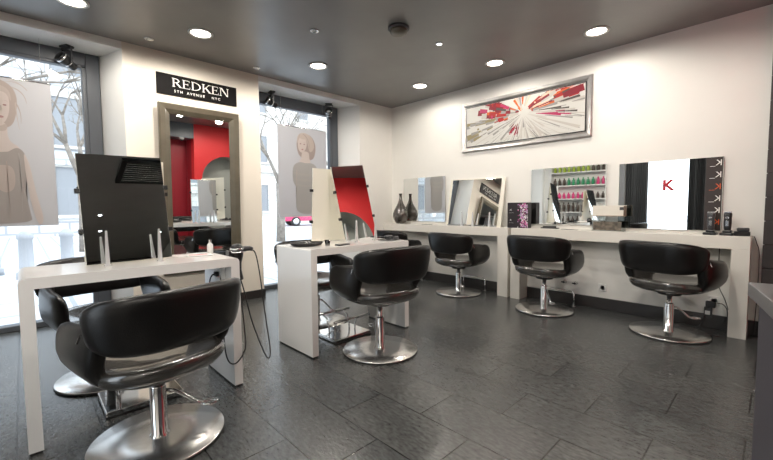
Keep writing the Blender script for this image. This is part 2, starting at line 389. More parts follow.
# ------------------------------------------------------------------ posters with a printed figure
def ell(cx, cz, rx, rz, n=28, a=0.):
    return [(cx + rx * math.cos(2 * PI * k / n) * math.cos(a) - rz * math.sin(2 * PI * k / n) * math.sin(a), cz + rx * math.cos(2 * PI * k / n) * math.sin(a) + rz * math.sin(2 * PI * k / n) * math.cos(a)) for k in range(n)]
def smooth_poly(pts, it=3):
    for _ in range(it):
        q = []
        for (x0, y0), (x1, y1) in zip(pts, pts[1:] + pts[:1]): q += [(.75 * x0 + .25 * x1, .75 * y0 + .25 * y1), (.25 * x0 + .75 * x1, .25 * y0 + .75 * y1)]
        pts = q
    return pts
def poster(name, y0, z0, w, h, label, layers, paper, cable_top):
    """flat print in the y-z plane at x=-4.7; layers = (polygon in 0..1 coords, material)"""
    t = empty(name, (-4.70, y0, z0), 0, label, 'poster', 'translucent posters hanging in the windows')
    p = MB(); p.use(paper); p.box((-.0015, 0, 0), (.0015, w, h))
    for i, (poly, m) in enumerate(layers):
        p.use(m)
        for sgn in (1, -1):
            b = bmesh.new(); x = sgn * (.0018 + .00025 * i)
            b.faces.new([b.verts.new((x, u * w, v * h)) for u, v in poly]); bmesh.ops.triangulate(b, faces=b.faces[:])
            p._add(b)
    p.build('printed_sheet', None, t)
    MB().cyl((0, -.004, h), (0, w + .004, h), .006, 12).build('top_rail', M['steel'], t)
    for yy in (.06, w - .06): MB().cyl((0, yy, h + .004), (0, yy, cable_top - z0), .0015, 6).build('cable', M['steel'], t)
pap1 = printed('poster_paper_grey', (.63, .625, .64)); pap2 = printed('poster_paper_cool', (.62, .62, .645))
skin = printed('print_skin', (.60, .51, .47)); skin2 = printed('print_skin_light', (.70, .62, .585)); hair = printed('print_hair_brown', (.53, .45, .41)); blond = printed('print_hair_blond', (.62, .54, .49))
dress = printed('print_dress_brown', (.45, .41, .39)); dress2 = printed('print_dress_grey', (.48, .465, .455)); feat = printed('print_features', (.40, .24, .24)); fold = printed('print_folds', (.50, .48, .46))
# first poster: woman standing at the left, loosely tied hair, dark sheer dress
def P(*a): return smooth_poly(list(a))
def wisp(x0, y0, x1, y1, x2, y2, w=.006):
    n = 10; L = []; Q = []
    for k in range(n + 1):
        t = k / n; x = (1 - t) ** 2 * x0 + 2 * t * (1 - t) * x1 + t * t * x2; y = (1 - t) ** 2 * y0 + 2 * t * (1 - t) * y1 + t * t * y2
        L.append((x - w * (1 - t * .8), y)); Q.append((x + w * (1 - t * .8), y + w * .5))
    return L + Q[::-1]
hair2 = printed('print_hair_light', (.60, .52, .48)); shade = printed('print_soft_shade', (.58, .50, .46)); lips = printed('print_lips', (.52, .30, .30))
lay1 = [
    (P((.42, .72), (.42, .90), (.48, .97), (.58, .985), (.67, .955), (.715, .89), (.71, .80), (.68, .70), (.62, .66), (.50, .66)), hair),
    (wisp(.62, .97, .74, .99, .80, .93), hair), (wisp(.66, .94, .78, .93, .79, .84), hair), (wisp(.68, .86, .75, .80, .735, .70), hair), (wisp(.60, .98, .68, 1.0, .74, .97, .004), hair2), (wisp(.70, .84, .70, .76, .72, .66, .005), hair2),
    (P((.52, .70), (.52, .60), (.44, .565), (.34, .54), (.40, .44), (.58, .40), (.72, .46), (.72, .54), (.64, .57), (.62, .62), (.625, .70)), skin2),
    (P((.52, .70), (.56, .665), (.625, .70), (.62, .64), (.53, .64)), shade),
    (P((.48, .86), (.485, .76), (.52, .70), (.565, .675), (.61, .70), (.645, .76), (.655, .84), (.64, .90), (.56, .925), (.50, .91)), skin2),
    (P((.47, .84), (.49, .93), (.58, .95), (.66, .92), (.67, .84), (.655, .86), (.62, .905), (.54, .90), (.50, .87)), hair2),
    (P((.30, .55), (.42, .54), (.52, .50), (.62, .50), (.68, .54), (.74, .52), (.77, .44), (.75, .34), (.735, .22), (.77, .08), (.78, .02), (.28, .02), (.32, .20), (.28, .40)), dress),
    (P((.50, .40), (.58, .42), (.66, .40), (.66, .26), (.58, .22), (.50, .27)), shade),
    (wisp(.60, .44, .61, .30, .60, .04, .004), hair), (wisp(.70, .50, .72, .36, .70, .10, .005), fold),
    (P((.735, .52), (.78, .44), (.80, .34), (.83, .20), (.875, .06), (.86, .01), (.82, .01), (.78, .14), (.755, .28), (.745, .38)), skin2),
    (ell(.535, .815, .016, .0055), feat), (ell(.615, .815, .015, .0055), feat), (wisp(.515, .838, .535, .85, .56, .838, .003), hair), (wisp(.598, .838, .62, .85, .64, .838, .003), hair),
    (ell(.578, .735, .024, .008), lips), (wisp(.585, .81, .60, .78, .575, .765, .002), shade),
]
PB = .245 - .80
poster('window_poster', PB, .975, .80, 1.295, 'pale poster of a standing woman in a sheer brown dress, in the first window', lay1, pap1, SO - .003)
blond2 = printed('print_hair_shadow', (.47, .39, .36))
lay2 = [
    (P((.46, .66), (.38, .72), (.36, .84), (.42, .92), (.54, .945), (.68, .92), (.76, .84), (.76, .74), (.71, .66), (.62, .64)), blond2),
    (P((.47, .74), (.46, .66), (.40, .62), (.52, .59), (.66, .61), (.62, .66), (.62, .74)), skin2),
    (P((.39, .82), (.40, .76), (.44, .725), (.49, .72), (.55, .76), (.58, .82), (.56, .88), (.46, .90), (.41, .88)), skin2),
    (P((.37, .80), (.38, .90), (.46, .945), (.58, .945), (.70, .90), (.74, .80), (.68, .74), (.62, .74), (.60, .82), (.56, .88), (.48, .87), (.42, .89)), blond),
    (wisp(.50, .93, .62, .90, .64, .76, .008), blond2), (wisp(.56, .94, .70, .90, .71, .74, .006), hair2), (wisp(.44, .93, .40, .88, .385, .80, .005), blond2),
    (P((.27, .50), (.30, .58), (.42, .62), (.54, .605), (.68, .615), (.78, .575), (.82, .48), (.77, .38), (.78, .20), (.76, .03), (.34, .03), (.33, .20), (.35, .34), (.28, .38)), dress2),
    (P((.28, .505), (.50, .48), (.81, .50), (.81, .475), (.50, .455), (.28, .48)), fold), (P((.30, .435), (.50, .42), (.79, .43), (.78, .41), (.50, .395), (.30, .415)), fold), (P((.35, .37), (.52, .355), (.77, .36), (.77, .345), (.52, .335), (.35, .35)), fold),
    (wisp(.36, .52, .35, .40, .34, .24, .006), shade), (wisp(.74, .50, .73, .36, .75, .12, .006), shade),
    (ell(.445, .82, .017, .0055), feat), (ell(.52, .818, .017, .0055), feat), (ell(.48, .758, .022, .007), lips), (wisp(.425, .838, .445, .846, .465, .838, .003), blond2), (wisp(.50, .838, .52, .846, .545, .836, .003), blond2),
]
poster('window_poster', 2.515, .993, .79, 1.25, 'pale poster of a blond woman in a striped grey jumper, in the second window', lay2, pap2, SO - .003)

# ------------------------------------------------------------------ sign on the pier
t = empty('shop_sign', (WA + .001, 1.052, 2.31), 0, 'black sign with pale serif lettering above the framed wall mirror', 'sign')
MB().box((0, 0, 0), (.016, .822, .213), .002).build('panel', M['signb'], t)
def glyph(mb, ch, x0, z0, w, h, X):
    """serif capitals from strokes: thick stems, thin arms, slab serifs. plane x=X, running along +y"""
    st = h * .155; th = h * .055; se = h * .09
    def q(pts):
        b = bmesh.new(); lo = [b.verts.new((X, x0 + u * w, z0 + v * h)) for u, v in pts]; b.faces.new(lo); mb._add(b)
    def bar(u0, v0, u1, v1): q([(u0, v0), (u1, v0), (u1, v1), (u0, v1)])
    S_, T_ = st / w, th / h
    def stem(u): bar(u, 0, u + S_, 1); bar(u - se / w, 0, u + S_ + se / w, T_); bar(u - se / w, 1 - T_, u + S_ + se / w, 1)
    def bowl(u, v0, v1, r):
        cv = (v0 + v1) / 2; rv_ = (v1 - v0) / 2; n = 14
        for k in range(n):
            a0, a1 = -PI / 2 + PI * k / n, -PI / 2 + PI * (k + 1) / n
            def pt(a, i): 
                rr = r if not i else r - S_; r2 = rv_ if not i else rv_ - T_
                return (u + rr * math.cos(a), cv + r2 * math.sin(a))
            q([pt(a0, 0), pt(a1, 0), pt(a1, 1), pt(a0, 1)])
    if ch == 'R': stem(.12); bowl(.12 + S_, .47, 1, .52); bar(.12, 1 - T_, .3, 1); bar(.12, .47, .35, .47 + T_); q([(.38, .47), (.56, .50), (1.0, 0), (.78, 0)]); bar(.76, 0, 1.06, T_)
    if ch == 'E': stem(.1); bar(.1, 1 - T_, .88, 1); bar(.1, 0, .95, T_); bar(.1, .5, .7, .5 + T_); bar(.84, .78, .88, 1); bar(.91, 0, .95, .24); bar(.67, .38, .71, .66)
    if ch == 'D': stem(.1); bowl(.1 + S_, 0, 1, .72); bar(.1, 1 - T_, .3, 1); bar(.1, 0, .3, T_)
    if ch == 'K': stem(.1); q([(.2, .42), (.28, .40), (.86, 1), (.78, 1)]); q([(.34, .54), (.46, .64), (1.02, 0), (.78, 0)]); bar(.66, 1 - T_, .98, 1); bar(.72, 0, 1.08, T_)
    if ch == 'N': bar(.1, 0, .1 + T_ * 1.3, 1); bar(.86, 0, .86 + T_ * 1.3, 1); q([(.08, 1), (.3, 1), (.92, 0), (.80, 0)]); bar(0, 0, .26, T_); bar(0, 1 - T_, .2, 1); bar(.76, 1 - T_, 1.02, 1)
g = MB(); x = .140
for ch, w in zip('REDKEN', (.096, .080, .105, .096, .080, .102)):
    glyph(g, ch, x, .090, w, .088, .0172); x += w + .006
g.build('main_lettering', M['letter'], t)
for wd, yy in (('5TH', .160), ('AVENUE', .285), ('NYC', .540)): text_obj(wd, .036, M['letter'], t, (.0165, yy, .033), (R(90), 0, R(90)), 'small_lettering', .0004, sp=1.5, off=.0006)

# ------------------------------------------------------------------ framed mirror on the pier
t = empty('framed_wall_mirror', (WA + .004, 1.452, .42), 0, 'tall mirror in a taupe frame on the pier between the windows', 'mirror')
t.rotation_euler = (0, R(1.6), 0)
w, h, fw = .41, 1.785, .105
f = MB()
def frame_prof(mb, w, h, fw, dep, tf=None):
    # mitred frame in y-z plane, front toward +x, outer size +-w, 0..h
    prof = [(0, 0), (dep * .8, 0), (dep, fw * .12), (dep * .9, fw * .55), (dep * .45, fw * .9), (dep * .3, fw), (0, fw)]
    rows = []
    for cy, cz, sy, sz in ((-w, 0, 1, 1), (w, 0, -1, 1), (w, h, -1, -1), (-w, h, 1, -1)):
        rows.append([Vector((px, cy + sy * q, cz + sz * q)) for px, q in prof])
    b = bmesh.new(); V = [[b.verts.new(p) for p in r] for r in rows]; n = len(prof)
    for i in range(4):
        a, c = V[i], V[(i + 1) % 4]
        for k in range(n): b.faces.new((a[k], a[(k + 1) % n], c[(k + 1) % n], c[k]))
    mb._add(b, False, tf)
frame_prof(f, w, h, fw, .045); f.build('frame', M['taupe'], t)
MB().box((.002, -w + fw - .008, fw - .008), (.010, w - fw + .008, h - fw + .008)).build('mirror_glass', M['mirror'], t)

# ------------------------------------------------------------------ abstract painting
t = empty('painting', ((-3.065 - 1.412) / 2, WB - .002, 1.862), R(-90), 'wide abstract painting of red and white rays in a silver frame', 'painting')
w, h, fw = (3.065 - 1.412) / 2, .655, .064
f = MB(); frame_prof(f, w, h, fw, .036); f.build('frame', M['silver'], t)
MB().box((.012, -w + fw - .004, fw - .004), (.016, w - fw + .004, h - fw + .004)).build('inner_lip', M['black'], t)
cw, chh = 2 * (w - fw) - .016, h - 2 * fw - .016
pal = {k: mat('paint_' + k, c, .5) for k, c in dict(white=(.58, .57, .54), ivory=(.47, .44, .40), grey=(.27, .26, .25), dgrey=(.07, .06, .055), red=(.36, .012, .012), crimson=(.20, .008, .02), orange=(.58, .10, .01), pink=(.42, .02, .10), olive=(.25, .21, .11), peach=(.80, .50, .35)).items()}
c = MB(); c.use(pal['white']); c.box((.016, -cw / 2, fw + .008), (.020, cw / 2, h - fw - .008))
rnd = random.Random(5)
# local +y of the group points to world +x (right in the picture) after rz=-90
vc, vz = .53, .62
def clampu(u, v): return min(.998, max(.002, u)), min(.996, max(.004, v))
nl = [0]
def ray_q(a, r0, r1, w0, w1, m, asp=cw / chh):
    nl[0] += 1; X = .0201 + nl[0] * 2e-6
    ca, sa = math.cos(a), math.sin(a); pts = []
    for r_, s_ in ((r0, -w0), (r1, -w1), (r1, w1), (r0, w0)):
        u = vc + (r_ * ca - s_ * sa) / asp; v = vz + (r_ * sa + s_ * ca); pts.append(clampu(u, v))
    P3 = [(X, -cw / 2 + u * cw, fw + .008 + v * chh) for u, v in pts]
    c.use(pal[m]); b = bmesh.new()
    try: b.faces.new([b.verts.new(p) for p in P3]); c._add(b)
    except Exception: b.free()
for _ in range(170):   # lower streaks of the road
    a = rnd.uniform(-PI + .12, -.08); r0 = rnd.uniform(.05, .7); r1 = r0 + rnd.uniform(.2, 1.1); ray_q(a, r0, r1, .002, rnd.uniform(.006, .03), rnd.choice(['ivory', 'grey', 'white', 'white', 'ivory', 'white', 'grey', 'dgrey'] if a < -1.9 else ['ivory', 'white', 'white', 'grey', 'ivory']))
for _ in range(80):    # left buildings: red, dark and orange blocks
    a = PI + rnd.uniform(-.50, .14); r0 = rnd.uniform(.10, 1.05); L_ = rnd.uniform(.05, .35); w_ = rnd.uniform(.010, .035) * (1 + r0); ray_q(a, r0, r0 + L_, w_, w_ * 1.15, rnd.choice(['red', 'crimson', 'orange', 'dgrey', 'pink', 'orange', 'grey', 'crimson', 'ivory', 'red', 'dgrey']))
for _ in range(50):
    a = PI + rnd.uniform(.02, .35); r0 = rnd.uniform(.7, 1.3); ray_q(a, r0, r0 + rnd.uniform(.1, .5), .02, .04, rnd.choice(['olive', 'ivory', 'white', 'grey', 'white']))
for _ in range(80):    # right cluster: long red beams rising to the corner
    a = rnd.uniform(.10, .62); r0 = rnd.uniform(.12, 1.0); w_ = rnd.uniform(.008, .03) * (1 + r0); ray_q(a, r0, r0 + rnd.uniform(.15, .6), w_, w_ * 1.3, rnd.choice(['red', 'red', 'crimson', 'orange', 'white', 'grey', 'dgrey', 'peach', 'ivory']))
for _ in range(26):
    a = rnd.uniform(-.25, .12); r0 = rnd.uniform(.3, 1.2); ray_q(a, r0, r0 + rnd.uniform(.2, .6), .006, rnd.uniform(.01, .03), rnd.choice(['ivory', 'white', 'pink', 'grey', 'white', 'dgrey']))
for _ in range(16):
    a = rnd.uniform(1.0, 2.4); r0 = rnd.uniform(.05, .2); ray_q(a, r0, r0 + rnd.uniform(.1, .3), .01, .03, rnd.choice(['peach', 'white', 'ivory', 'orange', 'grey']))
for _ in range(16):
    a = rnd.uniform(-2.35, -1.75); r0 = rnd.uniform(.2, .45); ray_q(a, r0, r0 + rnd.uniform(.08, .2), .008, .014, rnd.choice(['crimson', 'red', 'grey', 'pink']))
for kk in range(24): ray_q(kk * PI / 12, .0, rnd.uniform(.03, .12), .001, .008, 'white')
c.build('canvas', None, t)

# ------------------------------------------------------------------ styling chairs
def path(n=200):
    a, b, ex = .305, .285, 2.7; pts = []
    for k in range(n + 1):
        th = -PI / 2 + (PI / 2) * k / n
        pts.append((a * abs(math.cos(th)) ** (2 / ex), -b * abs(math.sin(th)) ** (2 / ex)))
    for k in range(1, 60): y = .27 * k / 59; pts.append((a - .02 * (y / .27) ** 2, y))
    L = [0.]
    for p, q in zip(pts, pts[1:]): L.append(L[-1] + math.hypot(q[0] - p[0], q[1] - p[1]))
    return pts, L
_pp, _pl = path()
def at(s):
    sg = 1 if s >= 0 else -1; d = abs(s) * _pl[-1]
    for i in range(len(_pl) - 1):
        if _pl[i + 1] >= d: break
    t = (d - _pl[i]) / max(1e-9, _pl[i + 1] - _pl[i]); p, q = _pp[i], _pp[i + 1]
    x, y = p[0] + (q[0] - p[0]) * t, p[1] + (q[1] - p[1]) * t
    return x * sg, y
def frame_at(s):
    x, y = at(s); x1, y1 = at(min(1, s + .02)); x0, y0 = at(max(-1, s - .02)); tx, ty = x1 - x0, y1 - y0; l = math.hypot(tx, ty)
    return Vector((x, y, 0)), Vector((ty / l, -tx / l, 0))
def sect(s, zlo, zhi, ht, off=0., ex=3.2, K=20, lean=None):
    p, n = frame_at(s); ring = []; zc = (zlo + zhi) / 2; hh = (zhi - zlo) / 2
    for k in range(K):
        a = 2 * PI * k / K; cu, cv = math.cos(a), math.sin(a)
        u = ht * math.copysign(abs(cu) ** (2 / ex), cu); v = hh * math.copysign(abs(cv) ** (2 / ex), cv); z = zc + v
        o = off + u + (lean(z) if lean else 0)
        ring.append(p + n * o + Vector((0, 0, z)))
    return ring
def rnd_end(t, e=4.): return max(0., 1 - abs(t) ** e) ** (1 / e)
SIGNO = 1
def make_chair(lever_rot=0.):
    root = empty('styling_chair')
    # upholstered back pad, wrapping round to the arms
    rows = []
    for i in range(41):
        t = -1 + 2 * i / 40; s = .485 * t
        e = max(rnd_end(t * .9995, 4.), .12)
        z0, z1 =   .70 - .140 * e, .70 + .122 * e - .02 * abs(t) ** 3
        rows.append(sect(s, z0, z1, .041 * max(e, .25), .022, lean=lambda z: (z - .68) * .16))
    bp = MB().grid(rows).build('backrest', M['leather'], root)
    for sg in (-1, 1):
        p, n = frame_at(sg * .477); q = p + n * .052
        b = MB().box((-.004, -.002, -.018), (.004, .002, .018), .001, tf=Matrix.Translation((q.x, q.y, .655)) @ Matrix.Rotation(R(22) * -sg, 4, 'Y')); b.build('metal_tab', M['chrome'], bp)
    # side shells: arm and flank in one, reaching down to the seat
    for sg in (-1, 1):
        rows = []
        for i in range(29):
            t = i / 28; s = (.435 + .565 * t) * sg
            f = rnd_end(max(0, (t - .60) / .405), 2.6)
            zh = .70 - .035 * min(1, t * 1.6) - (1 - f) * .13; zl = .405 + (1 - f) * .07 + .19 * max(0, 1 - t / .15) ** 1.1
            th = .036 * max(.25, rnd_end(max(0, (t - .80) / .205), 2.5))
            rows.append(sect(s, zl, zh, th, -.012, 2.8, lean=lambda z: -.55 * max(0, .50 - z)))
        if sg < 0: rows = rows[::-1]
        MB().grid(rows).build('armrest', M['leather'], root)
    # seat bowl
    def ring(a, b, z, yo=0., tilt=0., lift=0., n=48, ex=2.6):
        o = []
        for k in range(n):
            th = 2 * PI * k / n; cx, sy = math.cos(th), math.sin(th)
            x = a * math.copysign(abs(cx) ** (2 / ex), cx); y = b * math.copysign(abs(sy) ** (2 / ex), sy)
            o.append(Vector((x, y + yo, z + lift * max(0, -sy) ** 2)))
        return o
    prof = [(.05, .05, .378, 0), (.15, .15, .380, 0), (.225, .23, .390, 0), (.266, .272, .410, .002), (.283, .292, .435, .006), (.286, .298, .458, .010), (.278, .292, .476, .012), (.258, .272, .482, .012), (.225, .238, .474, .008), (.15, .16, .456, .0), (.06, .06, .448, 0)]
    MB().grid([ring(a, b, z, .012, lift=l) for a, b, z, l in prof]).build('seat', M['seatl'], root)
    # column and base
    MB().lathe([(0, .345), (.085, .345), (.09, .355), (.09, .380), (0, .382)], 32).build('seat_plate', M['black'], root)
    MB().lathe([(0, .03), (.023, .03), (.023, .348), (0, .348)], 28).build('gas_rod', M['chrome'], root)
    MB().lathe([(0, .018), (.046, .018), (.044, .026), (.036, .032), (.036, .262), (.034, .270), (.024, .272), (0, .272)], 32).build('column', M['chrome'], root)
    b = MB().lathe([(0, .010), (.290, .010), (.291, .014), (.288, .019), (.12, .021), (0, .021)], 72).build('base_disc', M['disc'], root)
    MB().lathe([(0, 0), (.286, 0), (.291, .003), (.291, .010), (0, .0101)], 72).build('rubber_rim', M['rubber'], b)
    l = MB(); c_, s_ = math.cos(lever_rot), math.sin(lever_rot)
    def rp(d, z): return (d * c_, d * s_, z)
    l.tube([rp(.03, .235), rp(.07, .225), rp(.12, .185), rp(.165, .145), rp(.19, .135)], .0085)
    l.tube([(rp(.225, .13)[0] + .036 * math.cos(a) * c_ - .022 * math.sin(a) * s_, rp(.225, .13)[1] + .036 * math.cos(a) * s_ + .022 * math.sin(a) * c_, .132) for a in [k * PI / 9 for k in range(19)]], .0065)
    l.build('foot_lever', M['chrome'], root)
    return root
spots = [
    (-2.06, .435, R(103), 'black leather styling chair in the foreground, seen from behind at the nearer desk', 'black salon chairs round the freestanding desks'),
    (-2.12, 1.97, R(84), 'black leather styling chair on the near side of the second freestanding desk', 'black salon chairs round the freestanding desks'),
    (-3.085, .38, R(-82), 'black styling chair facing us across the nearer desk, brownish sheen on its arm', 'black salon chairs round the freestanding desks'),
    (-3.085, 2.02, R(-95), 'black styling chair on the window side of the second freestanding desk', 'black salon chairs round the freestanding desks'),
    (-2.84, 4.04, R(-4), 'black styling chair in front of the tilted mirror at the left wall desk', 'black salon chairs along the wall desks'),
    (-1.70, 3.99, R(-3), 'black styling chair at the wall desk beside the patterned box', 'black salon chairs along the wall desks'),
    (-.62, 4.02, R(-17), 'black styling chair at the right wall desk, before the mirror reflecting a red letter', 'black salon chairs along the wall desks'),
    (-3.97, 4.03, R(5), 'mostly hidden black styling chair at the far left wall desk by the vase', 'black salon chairs along the wall desks')]
ch0 = make_chair(R(0))
leverch = {0: 68 - 101, 1: 150 - 78, 2: 200, 3: 120, 4: -40, 5: -45, 6: 60, 7: -20}
for i, (x, y, rz, lb, gr) in enumerate(spots):
    o = ch0 if i == 0 else copy_tree(ch0)
    o.location = (x, y, 0); o.rotation_euler = (0, 0, rz); tag(o, lb, 'chair', gr)
    dz = {0: -.035, 1: .055, 4: .012, 5: .035, 6: .035}.get(i, 0)
    for chd in o.children if hasattr(o, 'children') else []:
        if chd.name.split('.')[0] in ('backrest', 'armrest', 'seat', 'seat_plate'): chd.location.z += dz
        if chd.name.startswith('gas_rod'): chd.scale.z = 1 + dz / .33
        if chd.name.startswith('foot_lever'): chd.rotation_euler = (0, 0, R(leverch[i]))

# ------------------------------------------------------------------ freestanding desks
def island_desk(x0, x1, y0, y1, h, th, bev, label, m):
    t = empty('styling_desk', ((x0 + x1) / 2, (y0 + y1) / 2, 0), 0, label, 'desk', 'freestanding white styling desks')
    a, b = (x1 - x0) / 2, (y1 - y0) / 2
    # rounded-shoulder portal profile in y-z, extruded along x
    def portal():
        n = 6; o = []; r = bev
        o += [(-b, .012), (-b, h - r)] + [(-b + r - r * math.cos(k * PI / 2 / n), h - r + r * math.sin(k * PI / 2 / n)) for k in range(1, n)] + [(-b + r, h), (b - r, h)]
        o += [(b - r + r * math.sin(k * PI / 2 / n), h - r + r * math.cos(k * PI / 2 / n)) for k in range(1, n)] + [(b, h - r), (b, .012)]
        return o
    top = MB(); tf = Matrix(((0, 0, 1, 0), (1, 0, 0, 0), (0, 1, 0, 0), (0, 0, 0, 1)))
    P_ = portal(); Q = [(y, z) for y, z in P_ if z >= h - bev - .001]
    Q = [(-b, h - th)] + Q + [(b, h - th)]
    top.prism(Q, -a, a, tf); top.build('desktop', m, t)
    for sg in (-1, 1):
        lo, hi = sorted((sg * b, sg * (b - th)))
        lg = MB().box((-a, lo, .012), (a, hi, h - th), 0).build('side_panel', m, t)
        MB().box((-a + .004, lo + .004, 0), (a - .004, hi - .004, .012)).build('foot_strip', M['rubber'], lg)
    return t
D1 = island_desk(-2.78, -2.31, -.03, .958, .814, .052, .028, 'white freestanding desk with two side panels, nearest to us', M['desk'])
D2 = island_desk(-2.85, -2.34, 1.495, 2.54, .814, .052, .012, 'white freestanding desk carrying the red-reflecting mirror', M['desk'])

# mirrors standing on them (one front, one back, leaning together)
def desk_mirror(x, y, z, w, h, lean, yaw, facing, label, group, roll=0., prongs=True):
    """facing +1: reflects towards +x. the origin is the middle of the bottom edge"""
    t = empty('desk_mirror', (x, y, z), yaw + (0 if facing > 0 else PI), label, 'mirror', group)
    tf = Matrix.Translation((0, 0, abs(math.sin(roll)) * w / 2 + .002)) @ Matrix.Rotation(-lean, 4, 'Y') @ Matrix.Rotation(roll, 4, 'X')
    MB().box((.0005, -w / 2, .002), (.004, w / 2, h), .001, tf=tf).build('mirror_glass', M['mirror'], t)
    MB().box((-.010, -w / 2 - .001, .002), (.0003, w / 2 + .001, h), .001, tf=tf).build('back_panel', M['backp'], t)['label'] = 'pale cream back panel'
    for yy, zz in ((-w / 2, .66 * h), (w / 2, .70 * h), (w / 2, .28 * h), (-w / 2, .3 * h)):
        s_ = 1 if yy > 0 else -1
        MB().box((-.016, yy - .012 + s_ * .008, zz - .012), (.010, yy + .012 + s_ * .008, zz + .012), .002, tf=tf).build('clip', M['black'], t)
    if prongs:
        for yy in (-w * .30, w * .30):
            b = MB(); b.prism([(-.018, -.014), (.018, -.014), (.018, .014), (-.018, .014)], 0, .008, Matrix.Translation((.075, yy, 0)), 0)
            b.grid([[Vector((.075 + dx * k_, yy + dy * k_, z_)) for dx, dy in ((-.012, -.010), (.012, -.010), (.012, .010), (-.012, .010))] for z_, k_ in ((.006, 1.), (.19, .45))], smooth=False)
            b.build('support_prong', M['alu'], t)
    return t
gm = 'frameless mirrors standing on the freestanding desks'
desk_mirror(-2.565, .443, .8145, .414, .625, R(12), 0, 1, 'dark-reflecting mirror on the nearer desk, held by two chrome prongs', gm, R(1))
desk_mirror(-2.620, 2.215, .8145, .345, .675, R(10), R(-6), 1, 'mirror reflecting the red arched wall, on the second desk', gm, R(6.2))
desk_mirror(-2.762, .455, .8145, .414, .60, R(2), 0, -1, 'window-facing mirror behind the dark one on the nearer desk', gm)
desk_mirror(-2.836, 2.0, .8145, .36, .645, R(3.5), R(0), -1, 'window-facing mirror whose cream back shows left of the red reflection', gm)

# wall desks
def wall_desk(x0, x1, label, legs):
    t = empty('wall_desk', ((x0 + x1) / 2, WB, 0), 0, label, 'desk', 'white wall-hung styling desks'); a = (x1 - x0) / 2; y0 = 4.24 - WB
    MB().box((-a, y0, .745), (a, -.001, .855), .003).build('desktop', M['deskb'], t)
    for l0, l1 in legs: MB().box((l0 - (x0 + x1) / 2, y0, .0), (l1 - (x0 + x1) / 2, -.02, .745), .002).build('side_panel', M['deskb'], t)
wall_desk(WA + .01, -2.262, 'white wall desk in the far corner with the round vase', [(-2.40, -2.262)])
wall_desk(-2.225, -.135, 'white wall desk on the right under the two wide mirrors', [(-2.225, -2.105), (-.250, -.135)])

# wall mirrors
def wall_mirror(x0, x1, z0, z1, label):
    t = empty('wall_mirror', ((x0 + x1) / 2, WB, z0), 0, label, 'mirror', 'frameless mirrors fixed above the wall desks'); a = (x1 - x0) / 2
    MB().box((-a, -.020, 0), (a, -.014, z1 - z0), .0015).build('mirror_glass', M['mirror'], t)
    MB().box((-a + .01, -.014, .01), (a - .01, -.001, z1 - z0 - .01)).build('backing', M['white'], t)
    return t
wall_mirror(-4.19, -3.36, .895, 1.565, 'pale wall mirror behind the round vase, reflecting a barred window')
wall_mirror(-2.07, -1.257, .90, 1.555, 'wide wall mirror reflecting the product shelves')
m5 = wall_mirror(-1.14, -.335, .885, 1.54, 'wide wall mirror reflecting dark curtains and the red letter')
# printed strip on the right mirror
sp = MB().box((.283, -.0225, .002), (.398, -.0202, .653)).build('printed_strip', mat('brown_black_film', (.03, .018, .014), .3), m5)
orange = mat('orange_print', (.65, .10, .02), .4)
for j in range(6):
    o = text_obj('K_', .072, orange if j in (0, 3) else M['letter'], sp, (.393, -.0231, .055 + j * .105), (R(90), 0, 0), 'letters', .0002, sx=-1)
# tilted mirror standing on left desk
t = empty('tilted_mirror', (-2.845, 4.33, .8555), R(-90), 'square mirror tilted back on the left wall desk, reflecting the black sign', 'mirror')
tf = Matrix.Rotation(-R(9.5), 4, 'Y') @ Matrix.Rotation(R(-1), 4, 'X'); w = .76; h = .635
MB().box((.0005, -w / 2, .01), (.004, w / 2, h), .001, tf=tf).build('mirror_glass', M['mirror'], t)
MB().box((-.012, -w / 2 - .04, .004), (.0003, w / 2 + .05, h + .012), .002, tf=tf).build('back_panel', M['backp'], t)['label'] = 'pale border panel behind the glass'
MB().box((.004, -w / 2, .0), (.022, w / 2, .02), .002).build('bottom_rail', M['steel'], t)
for yy in (-.12, .05, .30):
    MB().grid([[Vector((.042 + dx * k_, yy + dy * k_, z_)) for dx, dy in ((-.012, -.012), (.012, -.012), (.012, .012), (-.012, .012))] for z_, k_ in ((.0, 1.), (.19, .4))], smooth=False).build('support_prong', M['alu'], t)

# ------------------------------------------------------------------ footrests
def island_foot(x, y, label):
    t = empty('footrest', (x, y, 0), 0, label, 'footrest', 'double chrome footrests under the freestanding desks')
    b = MB().box((-.155, -.19, .006), (.165, .19, .035), .006).build('base_plate', M['chrome'], t); MB().box((-.158, -.193, 0), (.168, .193, .006)).build('rubber_mat', M['rubber'], b)
    for sx in (-1, 1):
        for yy in (-.11, .11): MB().tube([(sx * .04, yy, .03), (sx * .045, yy, .09), (sx * .07, yy, .15), (sx * .14, yy, .175)], .007).build('bracket', M['chrome'], t)
        MB().tube([(sx * .145, -.19, .178), (sx * .145, .19, .178)], .011).build('foot_bar', M['chrome'], t)
island_foot(-2.60, .46, 'chrome footrest with square base plate under the nearer desk')
island_foot(-2.62, 1.98, 'chrome footrest with two bars under the second freestanding desk')
def wall_foot(x, label):
    t = empty('wall_footrest', (x, 4.37, 0), 0, label, 'footrest', 'chrome tube footrests under the wall desks')
    p = [(-.17, .0, .0), (-.17, 0, .10), (-.168, 0, .14), (-.155, 0, .158), (-.13, 0, .165), (.13, 0, .165), (.155, 0, .158), (.168, 0, .14), (.17, 0, .10), (.17, 0, 0)]
    MB().tube(p, .010, 12).build('tube_frame', M['chrome'], t)
    for sx in (-1, 1): MB().lathe([(0, 0), (.022, 0), (.022, .005), (.012, .007), (0, .007)], 20, centre=(sx * .17, 0)).build('floor_flange', M['steel'], t)
wall_foot(-2.82, 'chrome tube footrest behind the chair at the tilted mirror')
wall_foot(-1.70, 'chrome tube footrest behind the chair by the patterned box')
